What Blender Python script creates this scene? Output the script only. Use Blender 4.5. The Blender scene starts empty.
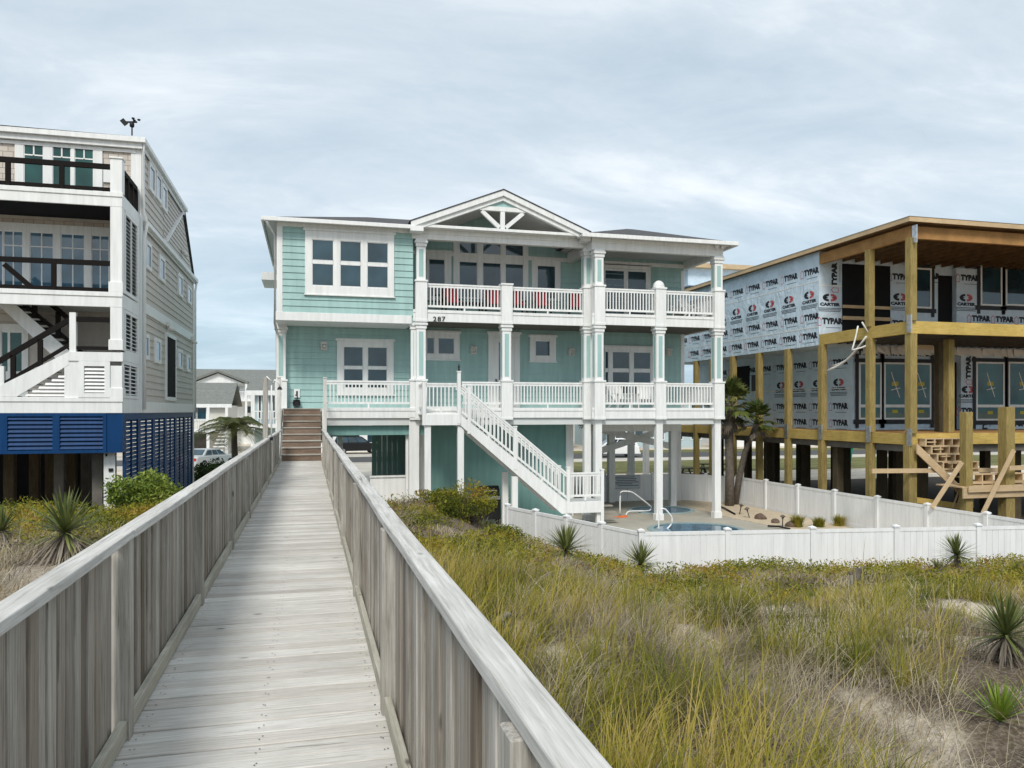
import bpy, math, random
import numpy as np
from mathutils import Vector, Matrix
random.seed(7); rng = np.random.default_rng(7)
D = bpy.data
S = bpy.context.scene
COL = S.collection
R = math.radians

# ---------------------------------------------------------------- camera
FPX = 780.0                      # focal length in units of 1/1024 of the width
YAW = math.atan(203 / 780)
EYE = 4.3                        # eye above the pool level, 1.57 m above the boardwalk
cam_d = D.cameras.new('camera'); cam = D.objects.new('camera', cam_d); COL.objects.link(cam)
cam.location = (0, 0, EYE); cam.rotation_euler = (R(90), 0, -YAW)
cam_d.sensor_width = 36; cam_d.lens = 36 * FPX / 1024
cam_d.shift_y = 27 / 1024; cam_d.clip_end = 3000; cam_d.clip_start = .05
S.camera = cam

# ---------------------------------------------------------------- light
SUN_EL, SUN_AZ = R(46), R(202)    # high, behind the camera (compass, clockwise from +Y)
w = D.worlds.new('World'); S.world = w; w.use_nodes = True
nt = w.node_tree; N = nt.nodes; L = nt.links
for n in list(N): N.remove(n)
out = N.new('ShaderNodeOutputWorld'); bg = N.new('ShaderNodeBackground'); bg.inputs['Strength'].default_value = .1
sky = N.new('ShaderNodeTexSky'); sky.sky_type = 'NISHITA'; sky.sun_disc = False
sky.sun_elevation = SUN_EL; sky.sun_rotation = SUN_AZ
tc = N.new('ShaderNodeTexCoord'); sep = N.new('ShaderNodeSeparateXYZ'); L.new(tc.outputs['Generated'], sep.inputs[0])
def mth(op, a=None, b=None, c=None):
    n = N.new('ShaderNodeMath'); n.operation = op
    for i, x in enumerate((a, b, c)):
        if x is None: continue
        if isinstance(x, (int, float)): n.inputs[i].default_value = x
        else: L.new(x, n.inputs[i])
    return n.outputs[0]
# project the view direction on a cloud layer
zz = mth('MAXIMUM', sep.outputs[2], 0.0); den = mth('ADD', zz, .22)
cx = mth('DIVIDE', sep.outputs[0], den); cy = mth('DIVIDE', sep.outputs[1], den)
comb = N.new('ShaderNodeCombineXYZ'); L.new(cx, comb.inputs[0]); L.new(cy, comb.inputs[1])
mp = N.new('ShaderNodeMapping'); mp.inputs['Rotation'].default_value = (0, 0, R(-35)); mp.inputs['Scale'].default_value = (.62, 1.25, 1)
mp.inputs['Location'].default_value = (1.3, .4, 0)
L.new(comb.outputs[0], mp.inputs[0])
n1 = N.new('ShaderNodeTexNoise'); n1.inputs['Scale'].default_value = 1.55; n1.inputs['Detail'].default_value = 9; n1.inputs['Roughness'].default_value = .60; n1.inputs['Distortion'].default_value = .55
L.new(mp.outputs[0], n1.inputs[0])
cr = N.new('ShaderNodeValToRGB'); e = cr.color_ramp.elements
e[0].position = .31; e[0].color = (.44, .52, .585, 1); e[1].position = .71; e[1].color = (.78, .81, .835, 1)
m_ = e.new(.50); m_.color = (.555, .625, .675, 1)
n2 = N.new('ShaderNodeTexNoise'); n2.inputs['Scale'].default_value = 5.5; n2.inputs['Detail'].default_value = 8; n2.inputs['Roughness'].default_value = .62; n2.inputs['Distortion'].default_value = .8
L.new(mp.outputs[0], n2.inputs[0])
L.new(mth('ADD', n1.outputs[0], mth('MULTIPLY', mth('SUBTRACT', n2.outputs[0], .5), .24)), cr.inputs[0])
hz = N.new('ShaderNodeValToRGB'); h = hz.color_ramp.elements    # darker blue-grey cloud bank low over the land
h[0].position = 0; h[0].color = (.56, .70, .82, 1); h[1].position = .24; h[1].color = (1, 1, 1, 1)
m_ = h.new(.10); m_.color = (.76, .86, .92, 1)
L.new(zz, hz.inputs[0])
mul = N.new('ShaderNodeMix'); mul.data_type = 'RGBA'; mul.blend_type = 'MULTIPLY'; mul.inputs[0].default_value = 1
L.new(cr.outputs[0], mul.inputs[6]); L.new(hz.outputs[0], mul.inputs[7])
sc_ = N.new('ShaderNodeVectorMath'); sc_.operation = 'SCALE'; sc_.inputs['Scale'].default_value = 7.7
L.new(mul.outputs[2], sc_.inputs[0])
mx = N.new('ShaderNodeMix'); mx.data_type = 'RGBA'; mx.inputs[0].default_value = .88
L.new(sky.outputs[0], mx.inputs[6]); L.new(sc_.outputs[0], mx.inputs[7])
L.new(mx.outputs[2], bg.inputs[0]); L.new(bg.outputs[0], out.inputs[0])

sd = D.lights.new('sun', 'SUN'); sd.energy = 1.5; sd.angle = R(16); sd.color = (1, .95, .87)
so = D.objects.new('sun', sd); COL.objects.link(so); so.location = (0, -20, 40)
sv = Vector((math.sin(SUN_AZ) * math.cos(SUN_EL), math.cos(SUN_AZ) * math.cos(SUN_EL), math.sin(SUN_EL)))
so.rotation_euler = sv.to_track_quat('Z', 'Y').to_euler()
S.view_settings.view_transform = 'Standard'; S.view_settings.look = 'None'; S.view_settings.gamma = 1
S.view_settings.exposure = .80
S.cycles.max_bounces = 6; S.cycles.use_denoising = True

# ---------------------------------------------------------------- measuring helpers
def rx(u): return FPX * math.sin(YAW) + (u - 512) * math.cos(YAW)
def ry(u): return FPX * math.cos(YAW) - (u - 512) * math.sin(YAW)
def ax(u, Y): return Y * rx(u) / ry(u)              # x of picture column u on the plane y = Y
def az(v, u, Y): return EYE + (411 - v) * Y / ry(u)  # height of picture row v there
def ay(u, X): return X * ry(u) / rx(u)              # y of picture column u on the plane x = X

# ---------------------------------------------------------------- materials
MATS = {}
def newmat(name):
    m = D.materials.new(name); m.use_nodes = True; MATS[name] = m
    return m, m.node_tree.nodes, m.node_tree.links, m.node_tree.nodes['Principled BSDF']
def ramp(N, stops):
    c = N.new('ShaderNodeValToRGB'); e = c.color_ramp.elements
    while len(e) < len(stops): e.new(.5)
    for i, (p, col) in enumerate(stops): e[i].position = p; e[i].color = (*col, 1)
    return c
def coords(N, L, scale, jitter=0, use='Object'):
    t = N.new('ShaderNodeTexCoord'); m = N.new('ShaderNodeMapping'); m.inputs['Scale'].default_value = scale
    L.new(t.outputs[use], m.inputs[0])
    if jitter:
        g = N.new('ShaderNodeNewGeometry'); v = N.new('ShaderNodeVectorMath'); v.operation = 'SCALE'; v.inputs[0].default_value = (31, 57, 43)
        L.new(g.outputs['Random Per Island'], v.inputs['Scale'])
        L.new(v.outputs[0], m.inputs['Location'])
    return m.outputs[0]
def noise(N, L, vec, scale, detail=4, rough=.55, dist=0):
    n = N.new('ShaderNodeTexNoise'); n.inputs['Scale'].default_value = scale; n.inputs['Detail'].default_value = detail
    n.inputs['Roughness'].default_value = rough; n.inputs['Distortion'].default_value = dist
    L.new(vec, n.inputs[0]); return n.outputs[0]
def mixc(N, L, a, b, fac, mode='MIX'):
    m = N.new('ShaderNodeMix'); m.data_type = 'RGBA'; m.blend_type = mode
    for i, x in ((0, fac), (6, a), (7, b)):
        if isinstance(x, (int, float)): m.inputs[i].default_value = x
        elif isinstance(x, tuple): m.inputs[i].default_value = (*x, 1)
        else: L.new(x, m.inputs[i])
    return m.outputs[2]
def bump(N, L, h, b, strength=.3, dist=.01):
    n = N.new('ShaderNodeBump'); n.inputs['Strength'].default_value = strength; n.inputs['Distance'].default_value = dist
    L.new(h, n.inputs['Height']); L.new(n.outputs[0], b.inputs['Normal'])
def tint(c, k): return tuple(min(1, x * k) for x in c)
def paint(name, c, rough=.5, var=.12, scale=1.3, streak=0, isl=0):
    m, N, L, b = newmat(name); b.inputs['Roughness'].default_value = rough; b.inputs['Specular IOR Level'].default_value = .2
    v = coords(N, L, (1, 1, 1) if not streak else (6, 6, .7))
    f = noise(N, L, v, scale, 6, .6)
    r = ramp(N, [(.3, tint(c, 1 - var)), (.65, tint(c, 1 + var * .4))]); L.new(f, r.inputs[0])
    col = r.outputs[0]
    if isl:
        g = N.new('ShaderNodeNewGeometry'); r2 = ramp(N, [(0, (1 - isl,) * 3), (1, (1, 1, 1))]); L.new(g.outputs['Random Per Island'], r2.inputs[0])
        col = mixc(N, L, col, r2.outputs[0], 1.0, 'MULTIPLY')
    L.new(col, b.inputs['Base Color'])
    f2 = noise(N, L, coords(N, L, (1, 1, 1)), 40, 3); bump(N, L, f2, b, .06, .004)
    return m
def wood(name, dark, mid, light, axis, crack=(.07, .06, .05), isl=.35, rough=.85, crk=.5, bmp=.35):
    m, N, L, b = newmat(name); b.inputs['Roughness'].default_value = rough; b.inputs['Specular IOR Level'].default_value = .15
    s = {'x': (1.8, 52, 52), 'y': (52, 1.8, 52), 'z': (52, 52, 1.8)}[axis]
    v = coords(N, L, s, 1)
    f = noise(N, L, v, 1.6, 10, .7, .5)
    r = ramp(N, [(.32, dark), (.5, mid), (.68, light)]); L.new(f, r.inputs[0])
    g = N.new('ShaderNodeNewGeometry'); r2 = ramp(N, [(0, (1 - isl, 1 - isl * 1.08, 1 - isl * 1.15)), (.3, (1 - isl * .2,) * 3), (.55, (1 - isl * .5, 1 - isl * .58, 1 - isl * .66)), (.8, (1 - isl * .1,) * 3), (1, (1.06, 1.06, 1.06))])
    L.new(g.outputs['Random Per Island'], r2.inputs[0])
    col = mixc(N, L, r.outputs[0], r2.outputs[0], 1.0, 'MULTIPLY')
    s2 = {'x': (.9, 30, 30), 'y': (30, .9, 30), 'z': (30, 30, .9)}[axis]
    f2 = noise(N, L, coords(N, L, s2, 1), 1.3, 5, .6, .8)
    r3 = ramp(N, [(.63, (0, 0, 0)), (.69, (1, 1, 1))]); L.new(f2, r3.inputs[0])
    k = N.new('ShaderNodeMath'); k.operation = 'MULTIPLY'; k.inputs[1].default_value = crk; L.new(r3.outputs[0], k.inputs[0])
    col = mixc(N, L, col, crack, k.outputs[0])
    s3 = {'x': (.45, 1, 1), 'y': (1, .45, 1), 'z': (1, 1, .45)}[axis]
    vo = N.new('ShaderNodeTexVoronoi'); vo.inputs['Scale'].default_value = 4.2; L.new(coords(N, L, s3, 1), vo.inputs[0])
    r4 = ramp(N, [(.035, (1, 1, 1)), (.085, (0, 0, 0))]); L.new(vo.outputs[0], r4.inputs[0])
    k2 = N.new('ShaderNodeMath'); k2.operation = 'MULTIPLY'; k2.inputs[1].default_value = .75; L.new(r4.outputs[0], k2.inputs[0])
    col = mixc(N, L, col, crack, k2.outputs[0])
    # blotchy weathering across boards
    f5 = noise(N, L, coords(N, L, (1, 1, 1)), 1.1, 5, .65); r5 = ramp(N, [(.3, (.78, .78, .77)), (.7, (1.05, 1.05, 1.05))]); L.new(f5, r5.inputs[0])
    col = mixc(N, L, col, r5.outputs[0], 1.0, 'MULTIPLY')
    L.new(col, b.inputs['Base Color']); bump(N, L, f, b, bmp, .006)
    return m
def glass(name, base, ior=2.0, rough=.03):
    m, N, L, b = newmat(name); b.inputs['Roughness'].default_value = rough; b.inputs['IOR'].default_value = ior
    f = noise(N, L, coords(N, L, (1, 1, 1)), .8, 2)
    r = ramp(N, [(.35, tint(base, .55)), (.65, tint(base, 1.25))]); L.new(f, r.inputs[0]); L.new(r.outputs[0], b.inputs['Base Color'])
    f2 = noise(N, L, coords(N, L, (1, 1, 1)), 1.5, 1); bump(N, L, f2, b, .05, .02)
    return m
def foliage(name, stops, rough=.6, trans=.25, pscale=.5):
    m, N, L, b = newmat(name); b.inputs['Roughness'].default_value = rough
    b.inputs['Specular IOR Level'].default_value = .25
    g = N.new('ShaderNodeNewGeometry'); p = noise(N, L, coords(N, L, (1, 1, 1)), pscale, 3)
    a = N.new('ShaderNodeMath'); a.operation = 'MULTIPLY_ADD'; a.inputs[1].default_value = .45; L.new(g.outputs['Random Per Island'], a.inputs[0])
    a2 = N.new('ShaderNodeMath'); a2.operation = 'MULTIPLY_ADD'; a2.inputs[1].default_value = 2.3; a2.inputs[2].default_value = -.87; L.new(p, a2.inputs[0])
    L.new(a2.outputs[0], a.inputs[2])
    r = ramp(N, stops); L.new(a.outputs[0], r.inputs[0]); L.new(r.outputs[0], b.inputs['Base Color'])
    if trans:
        t = N.new('ShaderNodeBsdfTranslucent'); L.new(r.outputs[0], t.inputs[0])
        ms = N.new('ShaderNodeMixShader'); ms.inputs[0].default_value = trans
        o = N['Material Output']; L.new(b.outputs[0], ms.inputs[1]); L.new(t.outputs[0], ms.inputs[2]); L.new(ms.outputs[0], o.inputs[0])
    return m
M_white = paint('white_paint', (.80, .81, .80), .45, .11, 1.3, 1)
M_whiteold = paint('worn_white_paint', (.66, .65, .61), .7, .25, 2.5, 1)
M_vinyl = paint('white_vinyl', (.82, .83, .835), .35, .10, .9, 1)
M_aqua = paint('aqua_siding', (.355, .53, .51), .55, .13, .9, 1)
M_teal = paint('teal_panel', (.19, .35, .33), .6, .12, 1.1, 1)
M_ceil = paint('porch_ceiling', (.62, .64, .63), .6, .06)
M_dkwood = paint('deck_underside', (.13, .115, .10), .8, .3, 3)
M_shing, N, L, b = newmat('roof_shingles'); b.inputs['Roughness'].default_value = .95
br = N.new('ShaderNodeTexBrick'); br.inputs['Scale'].default_value = 3.2; br.inputs['Color1'].default_value = (.05, .05, .055, 1); br.inputs['Color2'].default_value = (.10, .10, .10, 1); br.inputs['Mortar'].default_value = (.025, .025, .027, 1)
br.inputs['Mortar Size'].default_value = .012; L.new(coords(N, L, (1, 1, 1)), br.inputs[0]); L.new(br.outputs[0], b.inputs['Base Color'])
M_shinglight, N, L, b = newmat('pale_roof_shingles'); b.inputs['Roughness'].default_value = .95
f = noise(N, L, coords(N, L, (1, 1, 3)), 3, 6); r = ramp(N, [(.3, (.14, .15, .14)), (.7, (.22, .23, .21))]); L.new(f, r.inputs[0]); L.new(r.outputs[0], b.inputs['Base Color'])
M_glass = glass('window_glass', (.022, .058, .078), 1.75)
M_glassblue = glass('blue_window_glass', (.085, .18, .26), 1.8)
M_glasstea = glass('green_window_glass', (.022, .095, .085), 1.55)
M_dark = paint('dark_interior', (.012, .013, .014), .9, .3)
M_black = paint('black_metal', (.018, .018, .019), .45, .2)
M_dkrail = paint('dark_brown_rail', (.010, .008, .0075), .85, .2, 4, 1)
M_steel, N, L, b = newmat('galvanised_steel'); b.inputs['Metallic'].default_value = .9; b.inputs['Roughness'].default_value = .35; b.inputs['Base Color'].default_value = (.55, .56, .57, 1)
f = noise(N, L, coords(N, L, (1, 1, 1)), 9, 4); r = ramp(N, [(.3, (.4, .41, .42)), (.7, (.66, .67, .68))]); L.new(f, r.inputs[0]); L.new(r.outputs[0], b.inputs['Base Color'])
M_deck = wood('weathered_deck_wood', (.50, .485, .445), (.70, .685, .65), (.82, .81, .785), 'x', isl=.28, crk=.6)
M_cap = wood('weathered_cap_wood', (.42, .405, .375), (.60, .585, .555), (.74, .725, .70), 'y', isl=.16, crk=.55)
M_picket = wood('weathered_picket_wood', (.25, .232, .202), (.43, .405, .365), (.58, .56, .52), 'z', isl=.62, crk=.7)
M_kick = wood('weathered_kick_wood', (.36, .35, .28), (.48, .465, .39), (.58, .56, .49), 'y', isl=.15)
M_stair = wood('brown_stair_wood', (.16, .115, .085), (.27, .20, .155), (.38, .31, .255), 'x', isl=.35)
M_tread = wood('grey_tread_wood', (.30, .27, .23), (.42, .39, .34), (.5, .47, .43), 'x', isl=.2)
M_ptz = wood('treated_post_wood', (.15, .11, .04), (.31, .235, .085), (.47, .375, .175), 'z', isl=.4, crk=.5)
M_ptx = wood('treated_beam_wood', (.38, .25, .06), (.57, .41, .12), (.68, .52, .21), 'x', isl=.2, crk=.25)
M_pty = wood('treated_side_beam_wood', (.32, .22, .055), (.48, .345, .105), (.58, .43, .17), 'y', isl=.2, crk=.25)
M_pine = wood('fresh_pine', (.52, .37, .21), (.66, .50, .31), (.75, .60, .41), 'x', isl=.25, crk=.15)
M_ply = paint('sheathing_plywood', (.37, .20, .075), .8, .3, 2.2)
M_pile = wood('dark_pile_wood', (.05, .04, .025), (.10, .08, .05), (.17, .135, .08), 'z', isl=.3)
M_brownjoist = paint('brown_ceiling_wood', (.19, .115, .055), .85, .35, 2)
M_joist = paint('grey_joist_wood', (.14, .13, .115), .85, .3, 2)
M_wrap = paint('pale_house_wrap', (.58, .695, .785), .55, .12, 1.6)
_n = M_wrap.node_tree.nodes; _l = M_wrap.node_tree.links
_f = noise(_n, _l, coords(_n, _l, (1, 1, .5)), 2.2, 5, .6, 1.2); bump(_n, _l, _f, _n['Principled BSDF'], .9, .11)
M_ink = paint('black_print', (.03, .035, .045), .6, .2)
M_inkgrey = paint('grey_print', (.16, .19, .22), .6, .2)
M_inkred = paint('red_print', (.50, .11, .12), .6, .2)
M_tape = paint('black_flashing_tape', (.03, .032, .036), .5, .2)
M_yellow = paint('yellow_sticker', (.5, .42, .05), .6, .1)
M_roofwrap = paint('grey_roof_underlay', (.58, .60, .62), .6, .12, 1.5)
M_tan = paint('tan_lap_siding', (.59, .55, .50), .6, .11, .9, 1)
M_shake, N, L, b = newmat('tan_shingle_siding'); b.inputs['Roughness'].default_value = .75
br = N.new('ShaderNodeTexBrick'); br.inputs['Scale'].default_value = 1.0; br.inputs['Color1'].default_value = (.50, .44, .38, 1); br.inputs['Color2'].default_value = (.60, .54, .48, 1); br.inputs['Mortar'].default_value = (.24, .21, .18, 1)
br.inputs['Mortar Size'].default_value = .009; br.inputs['Brick Width'].default_value = .28; br.inputs['Row Height'].default_value = .17
_t = N.new('ShaderNodeTexCoord'); _s = N.new('ShaderNodeSeparateXYZ'); _c = N.new('ShaderNodeCombineXYZ'); _a = N.new('ShaderNodeMath'); _a.operation = 'ADD'
L.new(_t.outputs['Object'], _s.inputs[0]); L.new(_s.outputs[0], _a.inputs[0]); L.new(_s.outputs[1], _a.inputs[1]); L.new(_a.outputs[0], _c.inputs[0]); L.new(_s.outputs[2], _c.inputs[1])
L.new(_c.outputs[0], br.inputs[0]); L.new(br.outputs[0], b.inputs['Base Color']); bump(N, L, br.outputs['Fac'], b, -.5, .01)
M_blue = paint('navy_blue_paint', (.002, .042, .14), .5, .25, 1.5, 1)
M_red = paint('red_cushion', (.24, .010, .018), .8, .15)
M_wicker = paint('dark_wicker', (.03, .022, .02), .7, .3, 20)
M_conc = paint('pool_concrete', (.42, .40, .34), .85, .16, .8)
M_road = paint('asphalt', (.09, .09, .09), .9, .2, 2)
M_drive = paint('pale_drive', (.50, .47, .41), .9, .22, .5)
M_lawn = paint('lawn', (.15, .15, .055), .9, .5, .6)
M_coping = paint('pool_coping', (.27, .36, .37), .6, .15, 3)
M_water, N, L, b = newmat('pool_water'); b.inputs['Roughness'].default_value = .04; b.inputs['Base Color'].default_value = (.03, .17, .30, 1); b.inputs['IOR'].default_value = 1.33
f = noise(N, L, coords(N, L, (1, 1, 1)), 7, 3); bump(N, L, f, b, .25, .03)
r = ramp(N, [(.3, (.012, .07, .13)), (.7, (.03, .14, .23))]); L.new(f, r.inputs[0]); L.new(r.outputs[0], b.inputs['Base Color'])
M_orange = paint('orange_plastic', (.75, .17, .05), .5, .1)
M_rock = paint('brown_rock', (.15, .11, .085), .9, .4, 6)
M_bark = paint('grey_bark', (.15, .13, .11), .95, .4, 9)
M_drift = wood('driftwood', (.22, .20, .18), (.36, .34, .30), (.5, .48, .44), 'z', isl=.2)
M_signgrey = paint('grey_sign_face', (.56, .61, .64), .5, .1)
M_silver, N, L, b = newmat('silver_car_paint'); b.inputs['Base Color'].default_value = (.55, .57, .58, 1); b.inputs['Metallic'].default_value = .3; b.inputs['Roughness'].default_value = .3
M_whitecar = paint('white_car_paint', (.8, .8, .8), .25, .03)
M_tyre = paint('tyre_rubber', (.02, .02, .02), .85, .2)
M_tail = paint('tail_lamp_red', (.5, .02, .02), .3, .1)
M_green = paint('green_plastic', (.01, .22, .15), .5, .1)
M_paleblue = paint('pale_blue_siding', (.42, .52, .55), .6, .08)
M_cream = paint('cream_siding', (.62, .60, .54), .6, .08)
M_strap = paint('white_strap', (.75, .74, .70), .7, .1)
M_leaf = foliage('shrub_leaf', [(.1, (.045, .07, .012)), (.45, (.11, .145, .022)), (.8, (.20, .22, .035))])
M_leafbright = foliage('bright_shrub_leaf', [(.1, (.08, .13, .02)), (.5, (.20, .27, .04)), (.9, (.34, .38, .09))])
M_leafdark = foliage('dark_shrub_leaf', [(.1, (.015, .035, .008)), (.5, (.045, .085, .018)), (.9, (.10, .15, .03))])
M_palm = foliage('palm_frond', [(.1, (.04, .065, .016)), (.5, (.135, .17, .045)), (.9, (.30, .29, .10))], .5)
M_deadfrond = foliage('dead_frond', [(.1, (.15, .125, .10)), (.5, (.30, .265, .22)), (.9, (.50, .45, .38))], .8)
M_yucca = foliage('yucca_leaf', [(.05, (.05, .075, .025)), (.5, (.17, .20, .06)), (.95, (.44, .42, .18))], .45, .15)
M_yuccabright = foliage('bright_yucca_leaf', [(.1, (.10, .17, .02)), (.5, (.22, .31, .035)), (.9, (.34, .40, .07))], .4, .2)
M_grass = foliage('dune_grass_blade', [(.05, (.055, .080, .010)), (.33, (.175, .19, .018)), (.58, (.34, .295, .035)), (.92, (.50, .38, .13))], .6, .3, .75)
M_straw = foliage('straw_blade', [(.08, (.13, .10, .06)), (.45, (.31, .25, .155)), (.9, (.58, .51, .37))], .8, .25, .9)
M_twig = foliage('dead_twig', [(.08, (.045, .034, .028)), (.5, (.14, .11, .09)), (.92, (.32, .275, .235))], .9, 0, .5)
M_cover = foliage('ground_cover_leaf', [(.05, (.045, .065, .009)), (.35, (.15, .17, .016)), (.65, (.31, .28, .025)), (.92, (.30, .16, .035))], .6, .25, .7)

# ---------------------------------------------------------------- mesh helpers
class MB:
    def __init__(s): s.v = []; s.f = []; s.m = []; s.starts = []
    def add(s, vs, fs, mi=0):
        o = len(s.v); s.starts.append((len(s.v), len(s.f))); s.v += [tuple(p) for p in vs]
        for f in fs: s.f.append([o + i for i in f]); s.m.append(mi)
        return s
    def box(s, x0, x1, y0, y1, z0, z1, mi=0):
        if x0 > x1: x0, x1 = x1, x0
        if y0 > y1: y0, y1 = y1, y0
        if z0 > z1: z0, z1 = z1, z0
        return s.add([(x0,y0,z0),(x1,y0,z0),(x1,y1,z0),(x0,y1,z0),(x0,y0,z1),(x1,y0,z1),(x1,y1,z1),(x0,y1,z1)],
              [(0,3,2,1),(4,5,6,7),(0,1,5,4),(1,2,6,5),(2,3,7,6),(3,0,4,7)], mi)
    def bar(s, p, q, w, h, mi=0, up=(0, 0, 1)):
        p, q = Vector(p), Vector(q); d = (q - p).normalized(); up = Vector(up)
        sd = d.cross(up)
        if sd.length < 1e-4: sd = d.cross(Vector((0, 1, 0)))
        sd.normalize(); u = sd.cross(d).normalized()
        a, c = sd * (w / 2), u * (h / 2)
        return s.add([p-a-c, p+a-c, p+a+c, p-a+c, q-a-c, q+a-c, q+a+c, q-a+c],
              [(0,1,2,3),(7,6,5,4),(0,4,5,1),(1,5,6,2),(2,6,7,3),(3,7,4,0)], mi)
    def tube(s, pts, r, n=8, mi=0, r2=None):
        pts = [Vector(p) for p in pts]; rings = []; k = len(pts)
        for i, p in enumerate(pts):
            d = (pts[min(i+1, k-1)] - pts[max(i-1, 0)]).normalized()
            a = d.cross(Vector((0, 0, 1)) if abs(d.z) < .9 else Vector((1, 0, 0))).normalized(); c = d.cross(a)
            rr = r if r2 is None else r + (r2 - r) * i / (k - 1)
            rings.append([p + (a * math.cos(t) + c * math.sin(t)) * rr for t in [2*math.pi*j/n for j in range(n)]])
        vs = [v for g in rings for v in g]; fs = []
        for i in range(k - 1):
            for j in range(n): fs.append((i*n+j, i*n+(j+1) % n, (i+1)*n+(j+1) % n, (i+1)*n+j))
        fs.append(tuple(range(n))[::-1]); fs.append(tuple((k-1)*n+j for j in range(n)))
        return s.add(vs, fs, mi)
    def prism(s, poly, ext, mi=0):
        """closed polygon of 3-D points pushed along the vector ext"""
        n = len(poly); e = Vector(ext); vs = [Vector(p) for p in poly]; vs += [p + e for p in vs]
        fs = [tuple(range(n))[::-1], tuple(range(n, 2*n))] + [(i, (i+1) % n, n+(i+1) % n, n+i) for i in range(n)]
        return s.add(vs, fs, mi)
    def lathe(s, prof, c, n=16, mi=0, sx=1, sy=1):
        vs = []; k = len(prof)
        for r_, z in prof:
            for j in range(n):
                t = 2*math.pi*j/n; vs.append((c[0]+r_*sx*math.cos(t), c[1]+r_*sy*math.sin(t), c[2]+z))
        fs = [(i*n+j, i*n+(j+1) % n, (i+1)*n+(j+1) % n, (i+1)*n+j) for i in range(k-1) for j in range(n)]
        fs.append(tuple(range(n))[::-1]); fs.append(tuple((k-1)*n+j for j in range(n)))
        return s.add(vs, fs, mi)
    def siding(s, O, U, Nn, u0, u1, z0, z1, step=.235, out=.032, mi=0):
        O, U, Nn = Vector(O), Vector(U), Vector(Nn); z = z0
        while z < z1 - .01:
            zt = min(z + step, z1)
            P = lambda u, zz, d: O + U*u + Nn*d + Vector((0, 0, zz))
            s.add([P(u0, z, out), P(u1, z, out), P(u1, zt, .002), P(u0, zt, .002)], [(0, 1, 2, 3)], mi)
            s.add([P(u0, z, 0), P(u1, z, 0), P(u1, z, out), P(u0, z, out)], [(0, 1, 2, 3)], mi)
            z = zt
        return s
    def split(s, name, mats, parent=None, bevel=0, **kw):
        """one object for every piece that was added"""
        st = s.starts + [(len(s.v), len(s.f))]; o = None
        for (v0, f0), (v1, f1) in zip(st[:-1], st[1:]):
            q = MB(); q.v = s.v[v0:v1]; q.f = [[i-v0 for i in f] for f in s.f[f0:f1]]; q.m = s.m[f0:f1]; o = q.build(name, mats, parent, bevel, **kw)
        return o
    def build(s, name, mats, parent=None, bevel=0, smooth=False, local=False):
        me = D.meshes.new(name); me.from_pydata(s.v, [], s.f)
        if not isinstance(mats, (list, tuple)): mats = [mats]
        for m in mats: me.materials.append(m)
        if len(mats) > 1: me.polygons.foreach_set('material_index', s.m)
        if smooth: me.polygons.foreach_set('use_smooth', [True]*len(s.f))
        me.update()
        o = D.objects.new(name, me); COL.objects.link(o)
        if parent is not None:
            o.parent = parent
            if not local: o.location = -org(parent)
        if bevel:
            b = o.modifiers.new('edge', 'BEVEL'); b.width = bevel; b.segments = 1; b.limit_method = 'ANGLE'
        return o
def org(o):
    p = Vector((0, 0, 0))
    while o is not None: p = p + o.location; o = o.parent
    return p
def tag(o, label=None, cat=None, group=None, kind=None):
    if label: o['label'] = label
    if cat: o['category'] = cat
    if group: o['group'] = group
    if kind: o['kind'] = kind
    return o
def thing(name, label, cat, loc=(0, 0, 0), group=None):
    o = D.objects.new(name, None); COL.objects.link(o); o.location = loc; o.empty_display_size = .2
    return tag(o, label, cat, group)
def dup(root, loc, rz=0, scale=1, label=None):
    def cp(o, par):
        c = o.copy(); COL.objects.link(c); c.parent = par
        for ch in o.children: cp(ch, c)
        return c
    c = cp(root, None); c.location = loc; c.rotation_euler = (0, 0, rz); c.scale = (scale,)*3
    if label: c['label'] = label
    return c
def npmesh(name, V, nper, faces, mat, parent=None):
    """V (k, nper, 3) copies of a small piece with the same faces"""
    k = V.shape[0]; me = D.meshes.new(name)
    lens = np.array([len(f) for f in faces]); flat = np.concatenate([np.array(f) for f in faces])
    me.vertices.add(k*nper); me.vertices.foreach_set('co', V.reshape(-1).astype(np.float32))
    idx = (np.arange(k)[:, None]*nper + flat[None, :]).reshape(-1)
    me.loops.add(len(idx)); me.loops.foreach_set('vertex_index', idx.astype(np.int32))
    tot = np.tile(lens, k); st = np.concatenate([[0], np.cumsum(tot)[:-1]])
    me.polygons.add(len(tot)); me.polygons.foreach_set('loop_start', st.astype(np.int32))
    try: me.polygons.foreach_set('loop_total', tot.astype(np.int32))
    except Exception: pass
    me.materials.append(mat); me.update(calc_edges=True); me.validate()
    o = D.objects.new(name, me); COL.objects.link(o)
    if parent is not None: o.parent = parent; o.location = -org(parent)
    return o

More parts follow.
